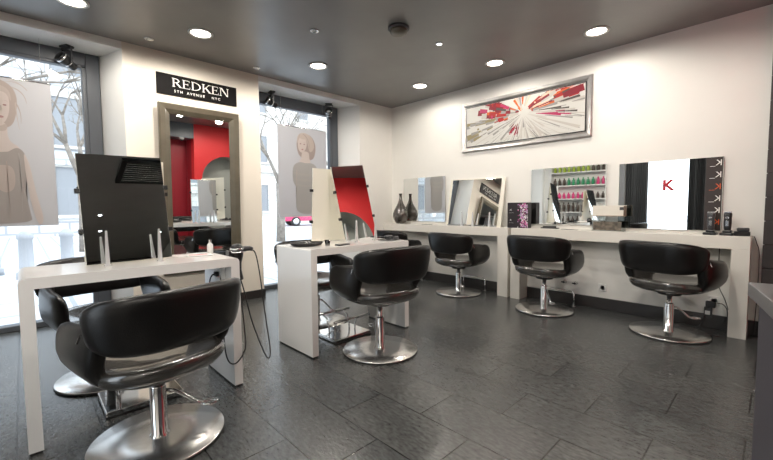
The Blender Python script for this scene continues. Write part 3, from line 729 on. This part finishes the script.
wall_foot(-3.92, 'chrome tube footrest at the far corner chair')

# ------------------------------------------------------------------ things on the wall desks
DZ = .8555
t = empty('vase', (-4.15, 4.325, DZ), 0, 'round dark bottle vase standing on the far wall desk', 'vase')
prof = [(0, 0), (.055, 0), (.075, .006), (.105, .05), (.122, .10), (.122, .14), (.105, .19), (.075, .24), (.045, .29), (.028, .335), (.022, .37), (.021, .40), (.026, .425), (.030, .43), (.026, .432), (.018, .42), (.016, .38), (0, .37)]
MB().lathe([(r * 1.0, z * 1.1) for r, z in prof], 48).build('body', M['vase'], t)
# black box with pink print and small lettering
pinks = [mat('print_pink', (.62, .10, .34), .4), mat('print_lilac', (.55, .38, .60), .4), mat('print_white', (.8, .78, .78), .4), mat('print_plum', (.16, .03, .10), .4)]
def pbox(x, y, w, d, h, label, cat, seed, rz=0.):
    t = empty('patterned_box', (x, y, DZ), rz, label, cat)
    p = MB(); p.use(mat('black_card', (.02, .015, .018), .35)); p.box((-w / 2, -d / 2, 0), (w / 2, d / 2, h), .001); r_ = random.Random(seed)
    for i in range(260):
        u = r_.gauss(.30, .12) * w; u = max(-.05 * w, min(.49 * w, u)); v = r_.uniform(.02, .95) * h; s_ = r_.uniform(.004, .013)
        p.use(r_.choice(pinks)); a = r_.uniform(0, 3); X_ = -d / 2 - .0004 - i * 2e-6
        pts = [(u + s_ * math.cos(a + q), v + s_ * 1.3 * math.sin(a + q)) for q in (0, 1.3, 2.9, 4.4)]
        pts = [(max(-w / 2, min(w / 2, a_)), max(.001, min(h - .001, b_))) for a_, b_ in pts]
        p.quad(*[(a_, X_, b_) for a_, b_ in pts])
    p.build('carton', None, t)
    for zz in (.28, .68):
        for j, s_ in enumerate(('K', 'salon')):
            text_obj('.-K' if j == 0 else '____', .03, M['letter'], t, (-.42 * w, -d / 2 - .0008, h * zz - j * .022), (R(90), 0, 0), 'letters', .0002)
pbox(-2.165, 4.33, .26, .09, .305, 'black carton with a pink and white speckled print on the wall desk', 'box', 3)
# card holder: clear stand with a brown strip, pale card on top and dark picture below
t = empty('card_holder', (-1.20, 4.345, DZ), 0, 'clear stand holding a cream card above a dark brown picture', 'card holder')
MB().box((-.15, -.03, 0), (.15, .03, .008), .001).build('stand_base', M['acryl'], t)
MB().box((-.135, -.036, .008), (.125, -.032, .098)).build('dark_picture', mat('brown_print', (.13, .11, .085), .35, noise=(30, .6)), t)
a = MB().box((-.155, .0, .008), (.155, .006, .25)).build('clear_sheet', M['acryl'], t)
MB().box((-.15, -.012, .155), (.16, -.002, .262), .001).build('cream_card', mat('cream_card', (.78, .74, .66), .5), t)
MB().box((-.15, -.014, .152), (.16, -.001, .158)).build('brown_edge', mat('brown_edge', (.32, .22, .13), .5), t)
MB().box((.10, -.0135, .215), (.135, -.0121, .245)).build('printed_mark', M['dark'], t)
MB().box((.136, -.016, .158), (.162, -.0125, .258)).build('dark_flap', mat('dark_brown', (.10, .06, .04), .5), t)
# clippers in charging stands
def clipper(x, y, label, light):
    t = empty('hair_clipper', (x, y, DZ), R(-8), label, 'hair clipper', 'cordless hair clippers on charging stands')
    st = MB(); st.box((-.045, -.045, 0), (.045, .04, .022), .006); st.box((-.030, -.028, .022), (.030, .030, .045), .008); st.build('charging_stand', M['black'], t)
    rows = []
    for z, a, b in ((.035, .020, .018), (.06, .024, .021), (.10, .026, .022), (.15, .025, .021), (.175, .028, .022), (.19, .026, .018)):
        rows.append([Vector((a * math.copysign(abs(math.cos(q)) ** .7, math.cos(q)), b * math.copysign(abs(math.sin(q)) ** .7, math.sin(q)), z)) for q in [2 * PI * k / 20 for k in range(20)]])
    b = MB().grid(rows).build('body', M['dark'] if not light else M['black'], t)
    MB().box((-.024, -.012, .187), (.024, .008, .203), .002).build('blade', M['steel'], t)
    MB().lathe([(.007, 0), (.012, 0), (.012, .003), (.007, .003)], 20, Matrix.Translation((0, -.0215, .15)) @ Matrix.Rotation(R(90), 4, 'X')).build('switch_ring', M['chrome'], b)
    MB().box((-.010, -.0235, .08), (.010, -.0205, .125), .001).build('silver_badge', M['steel'], b)
clipper(-.395, 4.33, 'left of two black hair clippers, in front of the printed strip', False)
clipper(-.285, 4.32, 'black hair clipper with a chrome ring, right of its twin', True)
t = empty('adapter_box', (-.195, 4.335, DZ), R(6), 'small black box lying at the right end of the wall desk', 'box')
MB().box((-.05, -.04, 0), (.05, .04, .038), .006).build('body', M['black'], t); MB().box((-.032, -.03, .038), (.045, .032, .068), .008).build('cover', M['dark'], t)
def comb(x, y, z, rz, label):
    c = MB(); c.box((-.09, .006, 0), (.09, .014, .004), .001)
    for k in range(30): c.box((-.088 + k * .006, -.016, .0008), (-.0855 + k * .006, .007, .0032))
    o = c.build('hair_comb', M['black']); o.location = (x, y, z); o.rotation_euler = (0, 0, rz); tag(o, label, 'comb', 'black combs')
comb(-3.60, 4.31, DZ + .0005, R(8), 'black comb lying on the far wall desk before the pale mirror')
comb(-1.57, 4.30, DZ + .0005, R(-6), 'black comb lying on the wall desk below the shelf reflection')
# clips & tools row in front of mirror 3
t = empty('brush_tray', (-1.83, 4.415, DZ), 0, 'dark shallow tray of brushes against the wide mirror', 'tray')
MB().box((-.1, -.022, 0), (.1, .022, .012), .003).build('tray', M['dark'], t)
MB().cyl((-.08, 0, .02), (.07, .004, .02), .008, 12).build('brush', M['black'], t)

# sockets, plug, charger, cables on the painting wall
def socket(x, z, label):
    t = empty('wall_socket', (x, WB, z), 0, label, 'socket', 'white sockets on the painting wall')
    MB().box((-.04, -.010, -.04), (.04, -.001, .04), .003).build('plate', M['white'], t)
    MB().lathe([(.024, 0), (.027, 0), (.027, .004), (.022, .003), (.020, -.004), (0, -.004)], 28, Matrix.Translation((0, -.010, 0)) @ Matrix.Rotation(R(90), 4, 'X')).build('insert', M['white'], t)
    for s_ in (-1, 1): MB().cyl((s_ * .009, -.0142, 0), (s_ * .009, -.005, 0), .0026, 8).build('pin_hole', M['black'], t)
socket(-1.27, .235, 'white round socket low on the wall between the two right chairs')
socket(-.36, .255, 'white socket under the desk with the black charger plugged in')
def stopcock(x, label):
    t = empty('water_valve', (x, WB, .25), 0, label, 'valve', 'chrome valves on the wall')
    MB().lathe([(0, 0), (.02, 0), (.022, .004), (.01, .006), (.01, .03), (.014, .032), (.014, .05), (0, .052)], 20, Matrix.Translation((0, 0, 0)) @ Matrix.Rotation(R(90), 4, 'X')).build('body', M['chrome'], t)
    MB().box((-.025, -.062, -.006), (.012, -.05, .006), .002).build('handle', M['dark'], t)
stopcock(-1.66, 'small chrome valve on the wall, left of the pair'); stopcock(-1.54, 'small chrome valve on the wall, right of the pair')
t = empty('plug_charger', (-.395, WB - .012, .215), 0, 'black charger with a pale label hanging at the low socket', 'charger')
MB().box((-.028, -.05, -.10), (.028, -.012, -.02), .004).build('body', M['black'], t); MB().box((-.02, -.0512, -.085), (.015, -.0498, -.05)).build('rating_label', M['white'], t)
MB().box((-.02, -.045, -.02), (.05, -.006, .035), .006).build('plug', M['black'], t)
def cable(pts, r, label, cat='cable', m='black'):
    # smooth a coarse polyline (Catmull-Rom)
    P_ = [Vector(p) for p in pts]; P_ = [P_[0] * 2 - P_[1]] + P_ + [P_[-1] * 2 - P_[-2]]; out = []
    for i in range(1, len(P_) - 2):
        for k in range(8):
            u = k / 8; a, b, c, d = P_[i - 1:i + 3]
            out.append(.5 * ((2 * b) + (c - a) * u + (2 * a - 5 * b + 4 * c - d) * u * u + (3 * b - a - 3 * c + d) * u ** 3))
    out.append(P_[-2])
    return tag(MB().tube(out, r, 8).build('power_cable', M[m]), label, cat)
cable([(-.335, WB - .035, .235), (-.30, WB - .05, .24), (-.27, WB - .05, .20), (-.265, WB - .05, .13), (-.28, WB - .04, .08)], .004, 'black cable looping from the plug beside the charger')
cable([(-.34, WB - .01, .745 - .005), (-.34, WB - .01, .56), (-.335, WB - .01, .40), (-.29, WB - .012, .28), (-.262, WB - .02, .19)], .003, 'thin black cable running down the wall under the right desk')
cable([(-.12, 4.36, .853), (-.105, 4.38, .80), (-.085, 4.385, .70), (-.085, 4.385, .4), (-.09, 4.385, .2), (-.095, 4.385, .02)], .003, 'black cable falling past the right end of the wall desk')
cable([(-.42, WB - .045, .11), (-.43, WB - .07, .05), (-.45, 4.30, .006), (-.40, 4.22, .006), (-.30, 4.20, .006)], .004, 'black cable curling on the floor below the charger')

# ------------------------------------------------------------------ reception counter (right edge)
t = empty('reception_counter', (0, 0, 0), 0, 'dark grey reception counter at the right edge, nearest to us', 'counter')
A = Vector((-.048, 1.469)); B = Vector((.002, 1.204)); d = (B - A).normalized(); n = Vector((-d.y, d.x))
if n.x < 0: n = -n
E0 = A; E1 = A + d * 1.55
slab = [E0, E1, E1 + n * .65, E0 + n * .65]
inn = [E0 + n * .022 + d * .022, E1 + n * .022 - d * .022, E1 + n * .63 - d * .022, E0 + n * .63 + d * .022]
MB().prism([tuple(p) for p in slab], .862, .90, None, .002).build('counter_top', M['countertop'], t)
MB().prism([tuple(p) for p in inn], .07, .861).build('cabinet_body', M['counter'], t)
ins = [E0 + n * .06 + d * .06, E1 + n * .06 - d * .06, E1 + n * .60 - d * .06, E0 + n * .60 + d * .06]
MB().prism([tuple(p) for p in ins], 0, .07).build('plinth', M['black'], t)
q = E0 + n * .0215 + d * .028
MB().lathe([(0, 0), (.004, 0), (.003, .003), (0, .004)], 12, Matrix.Translation((q.x, q.y, .60)) @ Vector((-n.x, -n.y, 0)).to_track_quat('Z', 'Y').to_matrix().to_4x4()).build('screw_cap', M['chrome'], t)

# ------------------------------------------------------------------ hair dryer in its ring at the first desk, and its cable
t = empty('dryer_holder', (-2.50, .962, .79), 0, 'black ring holder clamped to the end of the nearer desk', 'holder')
MB().box((-.03, -.004, -.03), (.03, .010, .05), .003).build('clamp', M['black'], t)
MB().tube([(.05 * math.cos(a), .06 + .05 * math.sin(a), .04) for a in [k * PI / 14 for k in range(29)]], .006, 8).build('ring', M['chrome'], t)
t = empty('hair_dryer', (-2.50, 1.022, .79), 0, 'black hair dryer hanging nozzle down in its ring at the desk end', 'hair dryer')
MB().lathe([(0, -.150), (.034, -.150), (.037, -.142), (.026, -.085), (.026, -.04), (.036, .0), (.041, .03), (.041, .055), (.036, .075), (.024, .09), (0, .094)], 28).build('barrel', M['black'], t)
MB().tube([(0, .02, .045), (0, .05, .055), (0, .085, .055), (0, .105, .048)], .020, 14, .014).build('handle', M['dark'], t)
MB().lathe([(.0435, .05), (.0445, .058), (.0435, .066)], 28).build('trim_band', M['chrome'], t)
cable([(-2.50, 1.125, .838), (-2.495, 1.15, .80), (-2.47, 1.165, .65), (-2.43, 1.18, .35), (-2.38, 1.18, .16), (-2.34, 1.15, .11), (-2.33, 1.11, .17), (-2.36, 1.05, .38), (-2.38, 1.02, .55), (-2.38, .985, .68), (-2.37, .985, .60), (-2.33, .985, .35), (-2.29, .97, .24), (-2.27, .90, .17), (-2.28, .85, .22), (-2.30, .84, .45), (-2.42, .88, .70)], .0042, 'long black cord of the hair dryer looping down beside the desk panel')
t = empty('desk_socket', (-2.45, .905, .70), 0, 'small white socket block under the top of the nearer desk', 'socket')
MB().box((-.045, -.028, -.035), (.045, 0, .06), .004).build('block', M['white'], t); MB().box((-.02, -.05, -.01), (.02, -.028, .02), .005).build('plug', M['black'], t)
cable([(-2.45, .862, .705), (-2.45, .84, .70), (-2.45, .825, .66), (-2.46, .825, .55)], .004, 'short black lead hanging from the socket under the nearer desk')

# items on the freestanding desks
T1 = .8145
t = empty('spray_bottle', (-2.70, .92, T1), 0, 'small white bottle at the window-side end of the nearer desk', 'bottle')
MB().lathe([(0, 0), (.017, 0), (.019, .004), (.019, .055), (.010, .068), (.008, .07), (0, .07)], 24).build('body', M['white'], t); MB().lathe([(0, .07), (.009, .07), (.009, .088), (.006, .092), (0, .092)], 20).build('cap', M['steel'], t)
for i, (x, y, rz, lb) in enumerate([(-2.66, .76, 12, 'white leaflet lying near the mirror on the nearer desk'), (-2.60, .82, -9, 'white leaflet with red print on the nearer desk')]):
    o = MB().use(M['white']).box((-.05, -.075, 0), (.05, .075, .0012)); 
    if i: o.use(M['red']).box((-.04, -.06, .0013), (-.015, .05, .0016))
    o = o.build('leaflet'); o.location = (x, y, T1 + .0003 + i * .0014); o.rotation_euler = (0, 0, R(rz)); tag(o, lb, 'leaflet')
# oval dark tray with tools on second desk
t = empty('oval_tray', (-2.60, 1.625, T1), R(75), 'oval black tray with clips on the left end of the second desk', 'tray')
def oval(a, b, z, n=40): return [Vector((a * math.cos(2 * PI * k / n), b * math.sin(2 * PI * k / n), z)) for k in range(n)]
MB().grid([oval(.07, .045, 0), oval(.12, .085, .006), oval(.135, .10, .028), oval(.130, .095, .028), oval(.112, .078, .011), oval(.05, .03, .009)]).build('tray_body', M['black'], t)
for i in range(7):
    a = i * .9; x, y = .06 * math.cos(a), .035 * math.sin(a)
    MB().box((-.035, -.005, 0), (.035, .005, .007), .002, tf=Matrix.Translation((x, y, .016 + .004 * (i % 3))) @ Matrix.Rotation(a * 1.7, 4, 'Z')).build('hair_clip', M['steel'] if i % 2 else M['dark'], t)
t = empty('clear_cup', (-2.50, 1.755, T1), 0, 'little clear cup beside the oval tray', 'cup')
MB().lathe([(0, 0), (.018, 0), (.024, .045), (.022, .045), (.016, .004), (0, .004)], 24).build('cup', M['acryl'], t)
t = empty('phone', (-2.44, 1.86, T1), R(10), 'flat dark phone lying in front of the mirror back', 'phone')
MB().box((-.03, -.06, 0), (.03, .06, .009), .003).build('body', M['dark'], t)
# tools at the right end: scissors, combs, clips on a dark mat
o = MB().box((-.10, -.09, 0), (.10, .09, .003), .001).build('tool_mat', M['dark']); o.location = (-2.53, 2.44, T1 + .0003); tag(o, 'small dark mat under the scissors on the second desk', 'mat')
def scissors(x, y, z, rz, label):
    t = empty('scissors', (x, y, z), rz, label, 'scissors', 'hairdressing scissors at the end of the second desk')
    for s_ in (-1, 1):
        b = MB(); b.grid([[Vector((px, py * s_ + dy, zz)) for dy, zz in ((-.004 * w_, 0), (.004 * w_, 0), (.004 * w_, .003), (-.004 * w_, .003))] for px, py, w_ in ((.085, .010, .3), (.0, .0, 1.3), (-.045, -.016, 1))], smooth=False)
        b.tube([(-.062 + .017 * math.cos(a), -.022 * s_ + .014 * math.sin(a), .004) for a in [k * PI / 8 for k in range(17)]], .003, 8); b.build('blade', M['steel'] if s_ < 0 else M['chrome'], t)
    MB().cyl((0, 0, .0), (0, 0, .006), .005, 10).build('pivot', M['gold'], t)
scissors(-2.52, 2.40, T1 + .005, R(70), 'scissors nearer the red mirror on the dark mat'); scissors(-2.47, 2.47, T1 + .005, R(115), 'scissors nearer the end of the second desk')
for i, (x, y, rz, lb) in enumerate([(-2.58, 2.47, 60, 'thick black hair brush behind the scissors'), (-2.42, 2.42, 100, 'slim black hair brush on the mat edge, nearest the chair')]):
    t = empty('hair_brush', (x, y, T1 + .02), R(rz), lb, 'hair brush', 'hair brushes on the second desk')
    MB().lathe([(0, -.10), (.007, -.10), (.009, -.05), (.006, 0), (0, .0)], 14, Matrix.Rotation(R(90), 4, 'Y')).build('handle', M['black'], t)
    MB().lathe([(0, 0), (.016, 0), (.018, .01), (.018, .07), (.010, .08), (0, .082)], 18, Matrix.Rotation(R(90), 4, 'Y')).build('bristles', M['dark'], t)

# ------------------------------------------------------------------ behind the camera (seen in the mirrors)
def curtain(x0, x1, label, m):
    n = 60; b = bmesh.new(); fr = []; 
    for z in (.02, 2.62):
        fr.append([(x0 + (x1 - x0) * k / n, YB + .10 + .03 * math.sin(k * 1.15) + .01 * math.sin(k * 2.7), z) for k in range(n + 1)])
    mb = MB(); rows = []
    rows = [fr[0] + [(x, y - .004, z) for x, y, z in fr[0][::-1]], fr[1] + [(x, y - .004, z) for x, y, z in fr[1][::-1]]]
    mb.grid([[Vector(p) for p in r] for r in rows], cap=False); return tag(mb.build('curtain', m), label, 'curtain')
curtain(-2.50, -2.06, 'dark curtain left of the reflected glazed door', M['curtain']); curtain(-1.33, -1.04, 'dark curtain right of the reflected glazed door', M['curtain'])
curtain(-2.72, -2.52, 'pale grey drape beside the dark curtain in the mirror', M['sheer'])
tag(MB().cyl((-2.8, YB + .1, 2.64), (-.95, YB + .1, 2.64), .012, 12).build('curtain_rail', M['steel']), 'steel curtain rail above the reflected curtains', 'rail')
t = empty('product_shelf', (-3.55, YB, 0), 0, 'white shelving of coloured products reflected in the wide mirror', 'shelf')
MB().box((-.66, .0, .3), (.66, .012, 2.35)).build('back_panel', M['white'], t)
for s_ in (-1, 1): MB().box((s_ * .66 - .015, 0, .3), (s_ * .66 + .015, .22, 2.35), .002).build('upright', M['white'], t)
for z in (.62, .96, 1.30, 1.64, 1.98): MB().box((-.645, .012, z - .025), (.645, .22, z), .002).build('shelf_board', M['white'], t)
cols = dict(green=mat('green_bottle', (.03, .26, .12), .3), pink=mat('pink_bottle', (.62, .05, .20), .3), lime=mat('lime_bottle', (.36, .48, .06), .3), dark=mat('brown_bottle', (.07, .05, .04), .3), white=M['white'])
plan = [(.62, ['dark', 'white'], .22), (.96, ['dark', 'dark', 'white'], .24), (1.30, ['pink', 'pink', 'dark'], .16), (1.64, ['dark', 'green', 'green', 'pink'], .19), (1.98, ['lime', 'lime', 'dark'], .17)]
word = {.62: 'bottom', .96: 'second lowest', 1.30: 'middle', 1.64: 'second highest', 1.98: 'top'}
protos = {}
for z, cs, hh in plan:
    n = 11
    for k in range(n):
        cname = cs[min(len(cs) - 1, k * len(cs) // n)]; key = (cname, hh)
        x = -3.55 - .58 + k * 1.16 / (n - 1)
        if key not in protos:
            o = MB().lathe([(0, 0), (.030, 0), (.034, .005), (.034, hh * .68), (.026, hh * .76), (.012, hh * .80), (.012, hh * .84), (.016, hh * .84), (.016, hh), (0, hh)], 20).build('product_bottle', cols[cname]); protos[key] = o
        else:
            o = protos[key].copy(); COL.objects.link(o)
        o.location = (x, YB + .12, z + .0005)
        tag(o, '%s product bottle on the %s shelf seen in the wide mirror' % ({'dark': 'dark brown'}.get(cname, cname), word[z]), 'bottle', '%s bottles on the %s shelf' % ({'dark': 'dark brown'}.get(cname, cname), word[z]))

# ------------------------------------------------------------------ outside
GZ = -.15
struct('ground', MB().box((-60, -45, GZ - .2), (XO - .0, 70, GZ)), M['paving'])
def building(x, y0, y1, h, m, label, nw, floors=3):
    t = empty('stone_building', (x, (y0 + y1) / 2, GZ), 0, label, 'building', 'pale stone buildings across the street'); a = (y1 - y0) / 2
    MB().box((-6, -a, 0), (0, a, h)).build('wall', m, t)
    MB().box((-.2, -a, h * .34), (.25, a, h * .34 + .3), .02).build('string_course', m, t)
    for f_ in range(floors):
        for k in range(nw):
            yy = -a + (k + .5) * 2 * a / nw; zz = 1.0 + f_ * h / floors
            w = MB(); w.box((-.02, yy - .75, zz), (.10, yy - .6, zz + 2.3)); w.box((-.02, yy + .6, zz), (.10, yy + .75, zz + 2.3)); w.box((-.02, yy - .75, zz + 2.3), (.10, yy + .75, zz + 2.5)); w.box((-.02, yy - .85, zz - .15), (.16, yy + .85, zz))
            wo = w.build('window', M['facadeb'], t)
            MB().box((0, yy - .6, zz), (.02, yy + .6, zz + 2.3)).build('pane', PANE, wo)
PANE = mat('grey_pane', (.26, .27, .285), .6, spec=.2)
building(-24, -24, 7, 10, M['facade'], 'pale stone building across the street behind the first window', 9)
building(-32, 9, 52, 13, M['facadeb'], 'cream stone building far across the street behind the second window', 10)
def branchy(mb, p, d, L, r, depth, rg):
    q = p + d * L; mid = p + d * L * .5 + Vector((rg.uniform(-.04, .04), rg.uniform(-.04, .04), 0)) * L
    mb.tube([p, mid, q], r, 6 if depth < 3 else 4, r * .62)
    if depth >= 6: return
    for k in range(2 if depth else 3):
        ax = Vector((rg.uniform(-1, 1), rg.uniform(-1, 1), rg.uniform(-.3, .5))).normalized()
        nd = (Matrix.Rotation(rg.uniform(.3, .75), 3, ax) @ d); nd.z = max(nd.z, -.05); branchy(mb, q, nd.normalized(), L * rg.uniform(.62, .86), r * .6, depth + 1, rg)
for i, (x, y, h, lb) in enumerate([(-9.0, -.9, 1.8, 'bare tree whose branches show above the first poster'), (-14.5, 1.35, 2.2, 'bare branching tree right of the first poster'), (-13, 7.0, 2.2, 'bare street tree at the left of the second window'), (-17.0, 12.6, 2.4, 'bare tree above the second poster')]):
    rg = random.Random(20 + i); t = empty('bare_tree', (x, y, GZ), 0, lb, 'tree', 'bare trees in the street')
    MB().tube([(0, 0, 0), (.03, .02, h * .5), (0, 0, h)], .17, 12, .13).build('trunk', M['bark'], t)
    mb = MB()
    for k in range(3):
        a = k * 2.1 + i; branchy(mb, Vector((0, 0, h - .05)), Vector((.35 * math.cos(a), .35 * math.sin(a), .9)).normalized(), 1.1, .085, 0, rg)
    mb.build('branches', M['bark'], t)
# a parked pink-red scooter-like car seen below the second poster
def car(x, y, rz, col, label):
    t = empty('parked_car', (x, y, GZ), rz, label, 'car')
    prof = [(-2.0, .35), (-2.05, .75), (-1.7, .95), (-1.0, 1.02), (-.5, 1.42), (.6, 1.47), (1.2, 1.05), (1.95, .90), (2.05, .6), (2.0, .35)]
    tf = Matrix(((1, 0, 0, 0), (0, 0, 1, 0), (0, 1, 0, 0), (0, 0, 0, 1)))
    MB().prism(prof, -.82, .82, tf, .05).build('body', col, t)
    gl = [(-.85, 1.03), (-.45, 1.36), (.55, 1.40), (1.0, 1.06)]
    MB().prism(gl, -.835, .835, tf, .01).build('side_window', PANE, t)
    for sx in (-1.25, 1.3):
        for sy in (-1, 1):
            w = MB().cyl((sx, sy * .62, .32), (sx, sy * .86, .32), .32, 28).build('wheel', M['rubber'], t); MB().cyl((sx, sy * .861, .32), (sx, sy * .872, .32), .2, 20).build('hub_cap', M['steel'], w)
car(-23.5, 15.0, R(75), mat('raspberry_paint', (.62, .03, .12), .25, coat=.5), 'raspberry red car parked in the street under the second poster')
for i, (x, y, lb) in enumerate([(-9.6, .02, 'grey stone bollard left of the first poster foot'), (-9.9, .62, 'grey stone bollard further right in the first window'), (-10.5, -.45, 'grey stone bollard at the left edge of the first window')]):
    t = empty('bollard', (x, y, GZ), 0, lb, 'bollard', 'stone bollards on the pavement'); MB().lathe([(0, 0), (.15, 0), (.15, .12), (.11, .14), (.10, .72), (.12, .74), (.12, .80), (.05, .88), (0, .88)], 24).build('post', mat('bollard_grey', (.35, .36, .38), .7) if i == 0 else bpy.data.materials['bollard_grey'], t)

# ------------------------------------------------------------------ light
W = bpy.data.worlds.new('overcast_sky'); S.world = W; W.use_nodes = True; nt = W.node_tree
bg = nt.nodes['Background']; tc = nt.nodes.new('ShaderNodeTexCoord'); sx = nt.nodes.new('ShaderNodeSeparateXYZ'); rp = nt.nodes.new('ShaderNodeValToRGB')
nt.links.new(tc.outputs['Generated'], sx.inputs[0]); nt.links.new(sx.outputs['Z'], rp.inputs[0]); nt.links.new(rp.outputs[0], bg.inputs['Color'])
rp.color_ramp.elements[0].color = (.90, .95, 1, 1); rp.color_ramp.elements[1].color = (.72, .85, 1, 1); bg.inputs['Strength'].default_value = 3.2
sun = bpy.data.lights.new('sun', 'SUN'); sun.energy = 1.0; sun.angle = R(8); sun.color = (1, .97, .92)
so = bpy.data.objects.new('sun', sun); COL.objects.link(so); so.rotation_euler = (R(48), 0, R(115))   # falls on the street facades
for nm, loc, rot, sx_, sy_ in (('daylight_portal', (XO - .08, (W1a + W1b) / 2, SO / 2), (0, R(-90), 0), SO, W1b - W1a), ('daylight_portal', (XO - .08, (W2a + W2b) / 2, SO / 2), (0, R(-90), 0), SO, W2b - W2a), ('daylight_portal', ((OX0 + OX1) / 2, YB - .22, 1.17), (R(90), 0, 0), OX1 - OX0, 2.3)):
    l = bpy.data.lights.new(nm, 'AREA'); l.shape = 'RECTANGLE'; l.size = sx_; l.size_y = sy_; l.cycles.is_portal = True
    o = bpy.data.objects.new(nm, l); COL.objects.link(o); o.location = loc; o.rotation_euler = rot
    l.energy = 1

# ------------------------------------------------------------------ camera
yaw, pit, rol, F = .80254975, .06103934, -.00775835, 376.68
cy, sy, cp, spt, cr, sr = math.cos(yaw), math.sin(yaw), math.cos(pit), math.sin(pit), math.cos(rol), math.sin(rol)
fwd = Vector((-sy * cp, cy * cp, -spt)); rt = Vector((cy, sy, 0)); up = rt.cross(fwd)
r2 = rt * cr + up * sr; u2 = -rt * sr + up * cr
cam = bpy.data.cameras.new('camera'); cam.sensor_width = 36; cam.lens = 36 * F / 773; cam.clip_start = .02; cam.clip_end = 200
co = bpy.data.objects.new('camera', cam); COL.objects.link(co)
mw = Matrix((r2, u2, -fwd)).transposed().to_4x4(); mw.translation = (0, 0, 1.12); co.matrix_world = mw
S.camera = co
S.view_settings.view_transform = 'Standard'; S.view_settings.look = 'None'; S.view_settings.gamma = 1; S.view_settings.use_curve_mapping = False
S.view_settings.exposure = 0.2
S.cycles.max_bounces = 12; S.cycles.glossy_bounces = 8; S.cycles.transparent_max_bounces = 12; S.cycles.diffuse_bounces = 6
S.cycles.sample_clamp_indirect = 4; S.cycles.caustics_reflective = False; S.cycles.caustics_refractive = False; S.cycles.blur_glossy = 1.0
